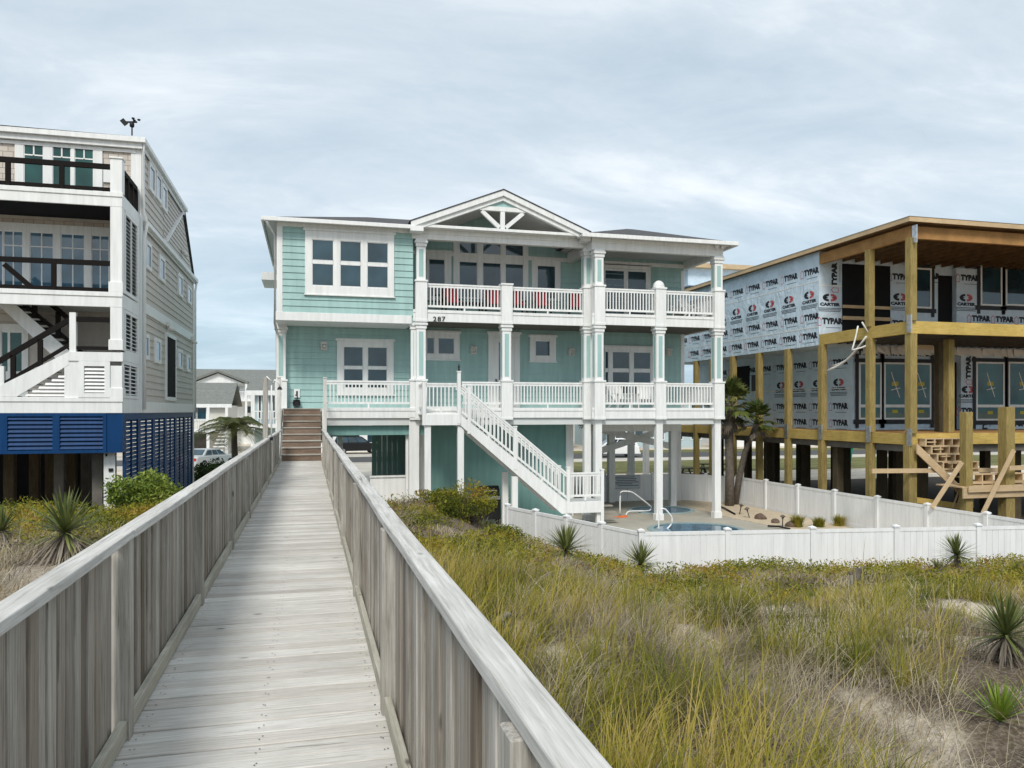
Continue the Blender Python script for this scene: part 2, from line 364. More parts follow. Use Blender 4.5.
# ================================================================ THE SETTING
def sst(a, b, x):
    t = np.clip((x - a) / (b - a), 0, 1); return t*t*(3 - 2*t)
def wob(x, y, s, seed):
    r_ = np.random.default_rng(seed); o = 0*x
    for k in range(7):
        a, ph = r_.uniform(0, 2*np.pi), r_.uniform(0, 6.28); f = s * r_.uniform(.5, 2.2)
        o = o + np.sin((x*np.cos(a) + y*np.sin(a))*f + ph) / 7**.5
    return o
EX = np.array([-60, -14, -5.3, -4.4, -1.2, 5.6, 6.3, 8.3, 19.5, 60.]); EY = np.array([24, 24, 24.3, 26.5, 26.2, 26.0, 24.3, 18.5, 16.4, 16.])
def dist_in(x, y): return np.interp(x, EX, EY) - y       # positive on the dune side
def edge_dist(x, y):
    x, y = np.asarray(x, float), np.asarray(y, float); dm = np.full(x.shape, 1e9)
    for i in range(len(EX)-1):
        ax_, ay_, bx_, by_ = EX[i], EY[i], EX[i+1], EY[i+1]; ex, ey = bx_-ax_, by_-ay_
        t = np.clip(((x-ax_)*ex + (y-ay_)*ey)/(ex*ex+ey*ey), 0, 1); dm = np.minimum(dm, np.hypot(x-ax_-t*ex, y-ay_-t*ey))
    return np.where(dist_in(x, y) > 0, dm, -dm)
def zt(x, y):
    d = edge_dist(x, y); dd = np.maximum(d, 0)
    h_ = .12 + 1.55*(1 - np.exp(-(dd/6.5)**1.3)) + .5*sst(4.2, 1.6, np.abs(x - 1))*sst(.2, 3, dd) + .62*np.exp(-((x-3.6)**2+(y-22.4)**2)/4.0)*sst(.1, 1.5, dd)
    h_ = h_ + .95*sst(-1, -2.4, x)*sst(.1, 2.0, dd)
    h_ = h_ + .12*wob(x, y, .9, 1)*sst(.3, 2, dd) + .06*wob(x, y, 2.6, 2)*sst(.2, 1.5, dd)
    h_ = h_ * sst(-1.2, .1, d)
    h_ = h_ * sst(-60, -8, y)                            # down to the beach behind the camera
    return np.where(h_ > 1.9, 1.9 + .45*np.tanh((h_-1.9)/.45), h_)
def grid_axis(lo, a, b, hi, fine):
    m = np.arange(a, b + .01, fine); g = np.array([1.0*1.45**k for k in range(1, 20)])
    l_ = a - np.cumsum(g); r_ = b + np.cumsum(g)
    return np.concatenate([l_[l_ > lo][::-1], m, r_[r_ < hi]])
gx = grid_axis(-1500, -18, 24, 1500, .2); gy = grid_axis(-1500, -2, 29, 1500, .2)
GX, GY = np.meshgrid(gx, gy); GZ = zt(GX, GY)
nx, ny = len(gx), len(gy)
me = D.meshes.new('ground'); V = np.stack([GX, GY, GZ], -1).reshape(-1, 3)
ii = np.arange((ny-1)*(nx-1)); rr, cc = ii // (nx-1), ii % (nx-1); q0 = rr*nx + cc
me.from_pydata(V.tolist(), [], np.stack([q0, q0+1, q0+nx+1, q0+nx], -1).tolist()); me.polygons.foreach_set('use_smooth', [True]*len(q0))
M_sand, N, L, b = newmat('dune_sand'); b.inputs['Roughness'].default_value = 1; b.inputs['Specular IOR Level'].default_value = .1
# open sand patches among darkened brown litter (picture spots carried to the ground)
def on_ground(u, v, lift=0):
    """where the sight line of a picture point meets the dune"""
    dx, dy, dz = rx(u)/ry(u), 1.0, (411-v)/ry(u)
    ys_ = np.arange(2, 60, .02); zz_ = EYE + dz*ys_; hit = np.nonzero(zz_ <= zt(dx*ys_, ys_) + lift)[0]
    if len(hit): y = ys_[hit[0]]; return dx*y, float(y), float(zt(np.array(dx*y), np.array(y)))
    return dx*30, 30., 0.
SAND = []
for (u, v, r_) in ((672, 624, .55), (655, 620, .4), (700, 632, .3), (795, 628, .6), (775, 618, .45), (830, 632, .45), (925, 632, .7), (990, 618, .6), (960, 640, .45), (880, 712, .30), (908, 733, .40), (930, 758, .32), (858, 698, .2), (868, 762, .18), (25, 578, .8), (60, 568, .7), (40, 600, .6), (90, 560, .4), (10, 540, .35), (548, 655, .22), (520, 632, .25), (600, 640, .22), (1015, 690, .3), (760, 690, .2), (985, 640, .35)):
    SAND.append(on_ground(u, v)[:2] + (r_,))
SA = np.array(SAND)
def bare(x, y):
    d = np.full_like(x, 9.0)
    for sx, sy, r_ in SA: d = np.minimum(d, np.hypot(x-sx, (y-sy)*.62)/r_)
    return sst(1.05, .45, d + .32*wob(x, y, 3.2, 11))       # 1 on open sand
BA = np.maximum(bare(GX.ravel(), GY.ravel()), np.where(edge_dist(GX, GY).ravel() < .0, 1, 0)); BA = np.maximum(BA, (GY.ravel() < 0)*1.0)
at_ = me.attributes.new('open_sand', 'FLOAT', 'POINT'); at_.data.foreach_set('value', BA.astype(np.float32))
v = coords(N, L, (1, 1, 1)); f1 = noise(N, L, v, .7, 6, .65); f2 = noise(N, L, v, 22, 6, .75)
r1 = ramp(N, [(.35, (.58, .50, .40)), (.6, (.76, .69, .58))]); L.new(f1, r1.inputs[0])
r2 = ramp(N, [(.35, (.55, .50, .45)), (.6, (1, 1, 1))]); L.new(f2, r2.inputs[0])
sandc = mixc(N, L, r1.outputs[0], r2.outputs[0], .8, 'MULTIPLY')
rl = ramp(N, [(.3, (.07, .055, .038)), (.5, (.17, .135, .10)), (.68, (.36, .31, .25))]); L.new(f2, rl.inputs[0])  # litter colour, also darkened to paint shade into the gaps between blades
aa = N.new('ShaderNodeAttribute'); aa.attribute_name = 'open_sand'
f3 = noise(N, L, v, 5, 7, .75); k_ = N.new('ShaderNodeMath'); k_.operation = 'MULTIPLY_ADD'; k_.inputs[1].default_value = 1.3; L.new(f3, k_.inputs[0])
k2 = N.new('ShaderNodeMath'); k2.operation = 'MULTIPLY_ADD'; k2.inputs[1].default_value = 1.6; k2.inputs[2].default_value = -1.0; L.new(aa.outputs['Fac'], k2.inputs[0]); L.new(k2.outputs[0], k_.inputs[2])
k_.use_clamp = True
col = mixc(N, L, rl.outputs[0], sandc, k_.outputs[0]); L.new(col, b.inputs['Base Color']); bump(N, L, f2, b, .8, .04)
me.materials.append(M_sand); ground = D.objects.new('ground', me); COL.objects.link(ground); tag(ground, 'sandy dune ground between the houses', kind='structure')
def struct(name, mb, mats, label=None):
    o = mb.build(name, mats); tag(o, label, kind='structure'); return o
pd = MB(); pd.prism([(6.6, 24.9, .008), (8.75, 18.95, .008), (16.2, 17.6, .008), (16.9, 22, .008), (16.6, 28.5, .008), (16.6, 34.6, .008), (6.6, 34.6, .008)], (0, 0, .03)); struct('pool_deck', pd, M_conc)
struct('pale_drive', MB().box(-4.9, 17.5, 34.65, 61.9, .005, .02), M_drive)
struct('side_drive', MB().box(-5.0, -1.9, 29.5, 34.6, .005, .02), M_drive)
struct('road', MB().box(-300, 300, 66.2, 73.8, .008, .03), M_road)
struct('road_shoulder', MB().box(-300, 300, 62, 66.15, .004, .016), M_drive)
struct('lawn', MB().box(17.6, 300, 50, 61.9, .004, .03), M_lawn)
struct('far_lawn', MB().box(9, 300, 74, 79, .004, .03), M_lawn)
struct('far_drive', MB().box(-300, 8.9, 74, 82, .004, .02), M_drive)

# ================================================================ BOARDWALK
DK = EYE - 1.57
bwk = thing('boardwalk', 'weathered grey plank boardwalk with picket railings leading over the dune', 'boardwalk', (-.23, 12, DK - .6))
mb = MB(); y = -1.6; i = 0
while y < 25.35:
    wd = .138; dz = random.uniform(-.003, .003); t = random.uniform(-.004, .004); e0, e1 = random.uniform(-.012, .012), random.uniform(-.012, .012)
    mb.add([(-.92+e0, y, DK-.035+dz), (.455+e1, y+t, DK-.035+dz), (.455+e1, y+wd+t, DK-.035+dz), (-.92+e0, y+wd, DK-.035+dz),
            (-.92+e0, y, DK+dz), (.455+e1, y+t, DK+dz*.3), (.455+e1, y+wd+t, DK+dz*.3), (-.92+e0, y+wd, DK+dz)],
           [(0,3,2,1),(4,5,6,7),(0,1,5,4),(1,2,6,5),(2,3,7,6),(3,0,4,7)])
    y += wd + random.uniform(.007, .013)
mb.build('deck_planks', M_deck, bwk, bevel=.004)
nh = MB()
yy = -1.55
while yy < 14:
    for x in (-.8, -.78, -.24, -.22, .33, .35):
        cx_, cy_ = x+random.uniform(-.012, .012), yy+random.uniform(-.03, .03)
        nh.add([(cx_+.0045*math.cos(t), cy_+.0045*math.sin(t), DK+.004) for t in (0, 1.05, 2.09, 3.14, 4.19, 5.24)], [(0, 1, 2, 3, 4, 5)])
    yy += .148
nh.build('nail_heads', M_black, bwk)
jb = MB()
for x in (-.8, -.23, .34): jb.box(x-.02, x+.02, -1.6, 25.3, DK-.28, DK-.04)
jb.build('joists', M_picket, bwk)
POSTY = [-1.2 + 2.65*k for k in range(10)] + [25.28]
for sgn, xi, xc in ((-1, -.838, -.852), (1, .375, .423)):
    o_ = -1 if sgn < 0 else 1
    for k in range(0, len(POSTY) - 1, 2):           # cap rail in two-bay lengths with slightly uneven joints
        y0, y1 = POSTY[k], POSTY[min(k+2, len(POSTY)-1)]
        m = MB(); n = 8; a = random.uniform(-.004, .004)
        for j in range(n):
            p = y0 + (y1-y0)*j/n + (.002 if j == 0 else 0); q = y0 + (y1-y0)*(j+1)/n - (.002 if j == n-1 else 0)
            for yy in ((p, q),):
                w0, w1 = .0455 + .0015*math.sin(p*3+sgn), .0455 + .0015*math.sin(q*3+sgn)
                c0, c1 = xc + a + .004*math.sin(p*.9+k), xc + a + .004*math.sin(q*.9+k); z0, z1 = DK+.958, DK+1.0
                m.add([(c0-w0,p,z0),(c0+w0,p,z0),(c1+w1,q,z0),(c1-w1,q,z0),(c0-w0,p,z1),(c0+w0,p,z1),(c1+w1,q,z1),(c1-w1,q,z1)],
                      [(0,3,2,1),(4,5,6,7),(1,2,6,5),(3,0,4,7)] + ([(0,1,5,4)] if j == 0 else []) + ([(2,3,7,6)] if j == n-1 else []))
        me_ = m.build('cap_rail', M_cap, bwk)
        import bmesh
        bm = bmesh.new(); bm.from_mesh(me_.data); bmesh.ops.remove_doubles(bm, verts=bm.verts, dist=.0003); bm.to_mesh(me_.data); bm.free()
        bv = me_.modifiers.new('edge', 'BEVEL'); bv.width = .006; bv.segments = 2; bv.limit_method = 'ANGLE'
    for k, y in enumerate(POSTY[:-1]):
        y1 = POSTY[k+1]
        MB().box(xi - o_*.012, xi + o_*.092, y-.045, y+.045, DK-.5, DK+.957).build('post', M_picket, bwk, bevel=.004)
        px0 = xi + o_*.040
        MB().box(xi, xi + o_*.036, y+.048, y1-.048, DK+.012, DK+.10).build('kick_board', M_kick, bwk, bevel=.004)
        m = MB(); p = y + .055
        while p < y1 - .14:
            wd = random.uniform(.078, .090); x0 = px0 + o_*random.uniform(-.004, .014); zb = DK - random.uniform(.06, .10)
            ln = random.uniform(-.004, .004)
            m.add([(x0,p,zb),(x0+o_*.034,p,zb),(x0+o_*.034,p+wd,zb),(x0,p+wd,zb),(x0,p+ln,DK+.955),(x0+o_*.034,p+ln,DK+.955),(x0+o_*.034,p+wd+ln,DK+.955),(x0,p+wd+ln,DK+.955)],
                  [(0,3,2,1),(4,5,6,7),(0,1,5,4),(1,2,6,5),(2,3,7,6),(3,0,4,7)])
            p += wd + (random.uniform(.008, .018) if random.random() < .6 else random.uniform(.025, .045))
        m.build('picket_panel', M_picket, bwk, bevel=.004)
for k, y in enumerate(POSTY):
    for x in (-.85, .39): MB().box(x-.06, x+.06, y-.06, y+.06, .2, DK-.285).build('support_post', M_picket, bwk)

# stairs from the boardwalk up to the porch
stp = thing('wooden_stairs', 'brown timber stairs rising from the end of the boardwalk to the porch', 'stairs', (-.23, 26.3, DK))
RIS, TR = 1.66/8, .27
for k in range(8):
    y = 25.36 + k*TR
    MB().box(-.83, .375, y, y+.03, DK+k*RIS+.004, DK+(k+1)*RIS-.036).build('riser', M_stair, stp)
    if k < 7: MB().box(-.85, .395, y-.03, y+TR-.002, DK+(k+1)*RIS-.034, DK+(k+1)*RIS).build('tread', M_tread, stp, bevel=.005)
MB().box(-.85, .395, 25.36+7*TR-.03, 28.57, DK+8*RIS-.034, DK+8*RIS).build('landing_boards', M_tread, stp)
for x in (-.91, .455):
    MB().prism([(x-.025, 25.3, DK-.25), (x-.025, 25.3, DK+.1), (x-.025, 27.4, DK+1.62), (x-.025, 28.5, DK+1.62), (x-.025, 28.5, DK+1.2), (x-.025, 27.6, DK+1.2)], (.05, 0, 0)).build('stringer', M_whiteold, stp)
for u, y, zt_ in ((279, 26.3, 5.36), (325, 26.3, 5.36)):
    x = ax(u, y)
    MB().box(x-.055, x+.055, y-.055, y+.055, DK-.3, zt_).box(x-.07, x+.07, y-.07, y+.07, zt_+.002, zt_+.04).build('newel_post', M_whiteold, stp, bevel=.006)
for x, s in ((ax(279, 26.3), -1), (ax(325, 26.3), 1)):
    m = MB()
    for dz in (.55, .95): m.bar((x, 26.37, DK+dz+.5*1.0), (x, 28.5, 4.4+dz-.02), .04, .08)
    m.split('stair_rail', M_whiteold, stp)

# ================================================================ BEACH HOUSE
H = thing('beach_house', 'aqua two storey beach house on white piles with gable porch and white railings', 'house', (7.4, 36, 0))
YM, YR, YW = 28.6, 28.0, 31.0          # front of the middle, front of the right porch, porch walls
XL, XR = -1.1, ax(723, YR)             # left wall, right edge of the porch
XWR = ax(684, YW)                      # right wall
Z1, Z2 = 4.40, 8.00                    # porch floors
xg0, xg1 = ax(413, YM), ax(588, YM)    # the gabled middle
# ---- floors, body
MB().box(XL+.03, XWR, YM+.06, 44, 3.78, Z1-.002).build('first_floor_slab', M_ceil, H)
MB().box(XWR-5.2, XR-.05, YR+.06, YM+.055, 3.78, Z1-.002).build('porch_floor', M_ceil, H)
MB().box(XWR+.003, XR-.05, YM+.06, YW+1.2, 3.78, Z1-.002).build('porch_floor', M_ceil, H)
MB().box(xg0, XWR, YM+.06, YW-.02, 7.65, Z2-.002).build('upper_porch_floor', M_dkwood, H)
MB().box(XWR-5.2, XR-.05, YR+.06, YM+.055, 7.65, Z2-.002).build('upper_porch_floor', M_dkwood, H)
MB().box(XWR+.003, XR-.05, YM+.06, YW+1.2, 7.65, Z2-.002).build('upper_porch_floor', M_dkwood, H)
bd = MB(); bd.box(XL+.05, XWR-.04, YW+.03, 43.9, Z1, 11.05)
bd.build('house_body', M_aqua, H)
wl = MB()
YLL = 30.4
x287 = ax(413, YM)
wl.siding((0, YM, 0), (1, 0, 0), (0, -1, 0), XL+.05, x287, 7.78, 11.0)                    # upper left block
wl.build('upper_left_siding', M_aqua, H)
wl = MB().siding((0, YLL, 0), (1, 0, 0), (0, -1, 0), XL+.05, x287+.1, Z1, 7.5); wl.box(XL+.05, x287+.1, YLL+.01, YW+.1, Z1, 7.5); wl.build('lower_left_siding', M_aqua, H)
MB().box(XL+.05, x287, YM+.01, YW+.1, 7.5, 11.0).build('upper_left_body', M_aqua, H)
wl = MB().siding((0, YW, 0), (1, 0, 0), (0, -1, 0), x287+.1, XWR-.04, Z1, 7.65); wl.build('lower_porch_siding', M_aqua, H)
wl = MB().siding((0, YW, 0), (1, 0, 0), (0, -1, 0), x287, XWR-.04, Z2, 10.95); wl.build('upper_porch_siding', M_aqua, H)
wl = MB().siding((XL+.05, 0, 0), (0, 1, 0), (-1, 0, 0), YM, 43.9, 7.5, 11.0); wl.siding((XL+.05, 0, 0), (0, 1, 0), (-1, 0, 0), YLL, 43.9, Z1, 7.5)
wl.siding((XWR-.04, 0, 0), (0, 1, 0), (1, 0, 0), YW, 43.9, Z1, 11.0); wl.build('side_siding', M_aqua, H)
cb = MB()
cb.box(XL, XL+.2, YM-.035, YM+.1, 7.79, 10.98).box(XL, XL+.2, YLL-.035, YLL+.1, Z1+.4, 7.48)
cb.box(XWR-.16, XWR, YW-.04, YW+.12, Z2, 10.4).box(XWR-.16, XWR, YW-.04, YW+.12, Z1, 7.64)
cb.split('corner_board', M_white, H, bevel=.006)
MB().box(XL-.03, x287-.05, YM-.05, YLL+.02, 7.49, 7.79).build('belt_band', M_white, H, bevel=.008)
# ---- fascias of the porches
m = MB()
fx0 = ax(325, YM)
m.box(fx0, ax(588, YM), YM-.02, YM+.05, 4.04, 4.42).box(fx0, ax(588, YM), YM-.045, YM-.022, 4.30, 4.42)
m.box(xg0, ax(588, YM), YM-.02, YM+.05, 7.60, 8.03).box(xg0, ax(588, YM), YM-.045, YM-.022, 7.92, 8.03)
xr0 = ax(592, YR)
for a, b_ in ((4.0, 4.42), (7.60, 8.03)):
    m.box(xr0, XR, YR-.02, YR+.05, a, b_).box(xr0, XR, YR-.045, YR-.022, b_-.11, b_)
    m.box(XR-.045, XR-.003, YR+.052, YW+1.2, a, b_)
m.split('porch_fascia', M_white, H, bevel=.006)
# ---- ground level: piles, enclosed teal room, interior walls
xe0, xe1 = ax(423, 30.2), ax(566, 30.2)
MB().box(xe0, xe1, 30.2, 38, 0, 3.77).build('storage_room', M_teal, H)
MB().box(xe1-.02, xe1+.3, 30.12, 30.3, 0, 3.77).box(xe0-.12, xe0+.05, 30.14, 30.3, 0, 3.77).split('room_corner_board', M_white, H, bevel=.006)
m = MB(); xa, xb = ax(372, 35), xe0
k = xa
while k < xb: m.box(k, k+.21, 35, 35.12, 0, 3.77); k += .225
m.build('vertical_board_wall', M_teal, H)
MB().box(XL+.2, xa-.02, 43.6, 43.8, 2.9, 3.77).build('rear_header', M_teal, H)
MB().box(XL+.2, xe0, YM+.25, YM+.4, 3.42, 3.77).build('soffit_beam', M_teal, H)
MB().box(ax(370, 30), ax(407, 30), 29.9, 30.02, 0, 1.78).box(ax(370, 30)-.02, ax(407, 30)+.02, 29.85, 30.07, 1.785, 1.84).build('low_wall', M_white, H)
for u, y in ((340, 44), (611, 34.2), (631, 38.5), (677, 34.2), (646, 43), (590, 43), (677, 43), (560, 43), (420, 43)):
    x = ax(u, y); MB().box(x-.15, x+.15, y-.15, y+.15, 0, 3.77).build('pile', M_white, H, bevel=.01)
x = ax(416, YM); MB().box(x-.24, x+.13, YM+.05, YM+.4, 0, 4.03).build('pile', M_white, H, bevel=.01)
x = ax(410, YM); MB().box(x-.1, x+.1, YM+.42, YM+.6, 0, 3.9).build('pile', M_white, H, bevel=.01)
br_ = MB(); br_.bar((ax(590, 34), 33.95, 3.55), (ax(677, 34), 33.95, 2.55), .05, .3).bar((ax(590, 34), 34.02, 2.3), (ax(677, 34), 34.02, 3.6), .05, .3)
br_.split('cross_brace', M_white, H)
MB().box(ax(600, 31.5), XWR, 31.3, 31.5, 3.42, 3.77).build('soffit_beam', M_white, H)
# ---- columns
def column(u, Y, z0, zped, zshaft, wide=.34, lower=None, name='column', cap=True):
    x = ax(u, Y); hw = wide/2; m = MB(); y = Y - .03
    yb = y + wide
    if lower is not None:                                   # white pile below, with a flared foot
        m.box(x-hw*.8, x+hw*.8, y+.05, yb-.05, lower, z0-.42); m.box(x-hw*1.0, x+hw*1.0, y+.02, yb-.02, lower, lower+.28)
    p = .045
    m.box(x-hw-p, x+hw+p, y-p-.05, yb, z0-.415, zped)           # pedestal past the railing
    m.box(x-hw-p-.025, x+hw+p+.025, y-p-.08, yb+.01, zped+.001, zped+.07)
    m.box(x-hw-p-.012, x+hw+p+.012, y-p-.065, yb+.005, z0-.43, z0-.33)
    if zshaft > zped + .2:
        m.box(x-hw, x+hw, y-.02, yb-.02, zped+.072, zshaft-.3)
        m.box(x-hw-.03, x+hw+.03, y-.05, yb, zshaft-.299, zshaft-.17).box(x-hw-.07, x+hw+.07, y-.09, yb+.03, zshaft-.169, zshaft-.09).box(x-hw-.04, x+hw+.04, y-.06, yb, zshaft-.089, zshaft)
    c = m.build(name, M_white, H, bevel=.008)
    if zshaft > zped + .2:
        pn = MB(); pn.box(x-hw+.09, x+hw-.09, y-.027, y-.012, zped+.2, zshaft-.4)
        pn.box(x-hw-.007, x-hw+.008, y+.06, yb-.1, zped+.2, zshaft-.4); pn.build('inset_panel', M_aqua, c)
    return x
R1, R2 = 5.40, 9.02                     # top of the railings
cols = [(421, YM), (506.5, YM), (588, YM), (599, YR), (660, YR), (718.3, YR)]
for u, Y in cols:
    column(u, Y, Z1, R1+.0, 7.62, lower=0 if Y == YR or u == 588 else None)
for u, Y in cols:
    if u in (506.5, 660): column(u, Y, Z2, R2+.02, R2)
    else: column(u, Y, Z2, R2+.02, 10.64 if Y == YM else 10.47)
column(281, YLL-.3, Z1, R1, 7.49)
column(413.5, YM+.12, Z1, R1, 7.6, wide=.2)
x = ax(660, YR); MB().lathe([(.0, .30), (.1, .27), (.18, .2), (.22, .1), (.22, .05), (.25, .045), (.25, 0)][::-1], (x, YR+.12, R2+.095), 16).build('post_cap', M_white, H, smooth=False)
x = ax(506.5, YM)
# ---- railings
def railing(x0, y0, x1, y1, zb, ztp, parent, mat=M_white, gap=.125, name='railing', zb1=None, zt1=None):
    """posts excluded: two rails and the balusters between them"""
    m = MB(); zb1 = zb if zb1 is None else zb1; zt1 = ztp if zt1 is None else zt1
    A, B = Vector((x0, y0, 0)), Vector((x1, y1, 0)); n = max(1, int((B-A).length/gap)); P = lambda t, za, zb_: tuple(A.lerp(B, t)[:2]) + (za + (zb_-za)*t,)
    m.bar(P(0, ztp-.03, zt1-.03), P(1, ztp-.03, zt1-.03), .085, .06).bar(P(0, ztp-.103, zt1-.103), P(1, ztp-.103, zt1-.103), .045, .088)
    r_ = m.build(name, mat, parent); MB().bar(P(0, zb+.04, zb1+.04), P(1, zb+.04, zb1+.04), .045, .08).build('bottom_rail', mat, r_)
    m = MB()
    for k in range(1, n):
        t = k/n; p = P(t, zb+.08, zb1+.08); q = P(t, ztp-.148, zt1-.148); m.box(p[0]-.021, p[0]+.021, p[1]-.021, p[1]+.021, p[2], q[2])
    m.build('balusters', mat, r_)
    m = MB()
    nb = max(1, int((B-A).length/1.7))
    for k in range(1, nb+1):
        t = (k-.5)/nb; p = P(t, zb, zb1); m.box(p[0]-.03, p[0]+.03, p[1]-.02, p[1]+.02, p[2]-.14, p[2])
    m.build('rail_foot', mat, r_)
    return r_
yr = YM + .1; yq = YR + .1
ld0, ld1 = ax(430, YM), ax(459, YM)     # opening to the outside stairs
railing(fx0+.05, yr, ax(409.5, yr), yr, 4.55, R1, H)
railing(ax(462, yr), yr, ax(501, yr), yr, 4.55, R1, H)
railing(ax(511.5, yr), yr, ax(583, yr), yr, 4.55, R1, H)
railing(ax(604, yq), yq, ax(655, yq), yq, 4.55, R1, H); railing(ax(665, yq), yq, ax(713, yq), yq, 4.55, R1, H)
railing(ax(427, yr), yr, ax(501, yr), yr, 8.14, R2, H); railing(ax(511.5, yr), yr, ax(583, yr), yr, 8.14, R2, H)
railing(ax(604, yq), yq, ax(655, yq), yq, 8.14, R2, H); railing(ax(665, yq), yq, ax(713, yq), yq, 8.14, R2, H)
for z, t in ((4.55, R1), (8.14, R2)): railing(XR-.15, YR+.4, XR-.15, YW+1.1, z, t, H)
railing(XWR+.05, YW+1.15, XR-.2, YW+1.15, 4.55, R1, H); railing(XWR+.05, YW+1.15, XR-.2, YW+1.15, 8.14, R2, H)
for z0, z1 in ((0, 3.95), (3.98, 7.6), (8.0, 10.5)): MB().box(XR-.3, XR-.02, YW+1.0, YW+1.28, z0, z1).build('column', M_white, H, bevel=.008)
# ---- roofs
ez = 10.99
def hip(x0, x1, y0, y1, z, peak_t, s, name, back=True):
    zr = z + peak_t*s; p = [(x0, y0, z), (x1, y0, z), (x1, y1, z), (x0, y1, z), (x0+peak_t, y0+peak_t, zr), (x1-peak_t, y0+peak_t, zr), (x1-peak_t, y1, zr), (x0+peak_t, y1, zr)]
    m = MB(); m.add(p, [(0, 1, 5, 4), (1, 2, 6, 5), (4, 7, 3, 0), (4, 5, 6, 7), (2, 3, 7, 6), (3, 2, 1, 0)]); return m.build(name, M_shing, H)
lx0, lx1 = ax(265, 28.2), 6.2
lz_ = ez+.03; lt = 3.75; lzr = lz_+lt*.295
gaX, gaS = ax(411, 28.05), (az(189.5, 508, 28.05)-11.16)/((ax(590, 28.05)-ax(411, 28.05))/2)
vx = gaX + (lzr-11.14)/gaS
MB().add([(lx0, 28.2, lz_), (gaX+.02, 28.2, lz_), (vx, 28.2+lt, lzr), (lx0+lt, 28.2+lt, lzr), (lx0, 44.6, lz_), (lx0+lt, 44.6, lzr), (vx+3, 44.6, lzr), (vx+3, 28.2+lt, lzr)], [(0, 1, 2, 3), (0, 3, 5, 4), (3, 2, 7, 6, 5)]).build('hip_roof', M_shing, H)
rx0, rx1 = ax(583, 27.6), ax(736, 27.6)
hip(rx0, rx1, 27.6, 44.6, ez-.02, 3.05, .335, 'hip_roof')
hip(5.5, rx0+2, 31.3, 44.6, ez+.02, 5, .12, 'hip_roof')
g = MB()        # eaves: soffit and gutter
g.box(lx0, xg0-.02, 28.2, 28.62, ez-.03, ez+.025).box(lx0-.06, xg0-.1, 28.08, 28.195, ez-.12, ez+.02)
g.box(lx0-.06, lx0+.45, 28.64, 44.6, ez-.03, ez+.025).box(lx0-.13, lx0-.062, 28.1, 44.6, ez-.12, ez+.02)
g.box(XL, xg0-.02, YM-.06, YM+.08, 10.80, ez-.033)
g.box(rx0, rx1, 27.6, 28.3, ez-.08, ez-.025).box(rx0-.05, rx1+.06, 27.48, 27.595, ez-.17, ez-.02).box(rx1+.002, rx1+.1, 27.6, 44.6, ez-.17, ez-.02).box(rx1-.75, rx1, 28.31, 44.6, ez-.08, ez-.025)
g.split('eave_board', M_white, H, bevel=.01)
dsx = XL - .02
m = MB(); m.tube([(lx0+.05, 28.15, 10.9), (lx0+.1, 28.3, 10.75), (XL-.06, 28.7, 10.5), (XL-.06, 28.75, 7.4), (XL-.06, 30.6, 7.2), (XL-.06, 30.7, 4.4)], .05, 8); m.build('downspout', M_white, H, smooth=True)
# right porch beam and ceiling
m = MB(); m.box(ax(592, YR), XR, YR-.02, YR+.2, 10.46, ez-.085).box(ax(592, YR)-.02, XR+.02, YR-.05, YR-.022, 10.75, ez-.085)
m.box(XR-.22, XR-.003, YR+.203, YW+1.25, 10.46, ez-.085); m.box(ax(592, YR), ax(592, YR)+.22, YR+.203, YW-.03, 10.46, ez-.085); m.build('porch_beam', M_white, H, bevel=.01)
MB().box(ax(592, YR)+.22, XR-.23, YR+.21, YW+1.2, 10.80, 10.86).build('porch_ceiling', M_ceil, H)
MB().box(xg0+.2, ax(592, YR)-.01, YW-.07, YW-.032, 10.52, 10.68).build('wall_trim', M_white, H)
MB().box(ax(604, YW), XWR, YW-.08, YW-.032, 10.50, 10.66).build('wall_trim', M_white, H)
# middle beam, open gable with its truss
MB().box(xg0-.05, xg1+.1, YM-.03, YM+.22, 10.62, 11.08).box(xg0-.06, xg1+.1, YM-.07, YM-.032, 10.82, 11.06).box(xg0-.03, xg1+.1, YM-.10, YM-.072, 11.0, 11.07).build('porch_beam', M_white, H, bevel=.008)
gy0 = 28.05
ga, gb = ax(411, gy0), ax(590, gy0); gm = (ga+gb)/2 + .02; gza = az(189.5, 508, gy0); gz0 = 11.16; 
for sx, xe in ((-1, ga), (1, gb)):
    sl = (gza-gz0)/abs(gm-xe)
    # shingle slab, fascia/rake board, soffit
    MB().prism([(gm, gy0-.03, gza+.015), (xe+sx*.05, gy0-.03, gz0+.015-.05*sl), (xe+sx*.05, gy0-.03, gz0-.02-.05*sl), (gm, gy0-.03, gza-.02)], (0, 8, 0)).build('gable_roof', M_shing, H)
    MB().prism([(gm, gy0, gza-.022), (xe, gy0, gz0-.022), (xe, gy0, gz0-.24), (gm, gy0, gza-.24)], (0, .06, 0)).build('rake_board', M_white, H, bevel=.008)
    MB().prism([(gm, gy0+.36, gza-.24), (xe, gy0+.36, gz0-.24), (xe, gy0+.36, gz0-.28), (gm, gy0+.36, gza-.28)], (0, 4.9, 0)).build('vaulted_ceiling', M_ceil, H)
    MB().prism([(gm, gy0+.08, gza-.05), (xe-sx*.2, gy0+.08, gz0-.05+.2*sl), (xe-sx*.2, gy0+.08, gz0-.40+.2*sl), (gm, gy0+.08, gza-.40)], (0, .16, 0)).build('truss_rafter', M_white, H, bevel=.006)
    MB().box(xe-.02 if sx < 0 else xe-.28, xe+.45 if sx < 0 else xe+.02, gy0-.04, YM-.11, gz0-.38, gz0-.19).build('eave_return', M_white, H, bevel=.008)
YT = gy0+.12
zc = az(209.5, 508, YT); hw = (gza-.36-zc)/sl
MB().box(xg0+.1, xg1-.1, YT-.02, YM-.101, 10.97, 11.075).build('truss_chord', M_white, H, bevel=.006)
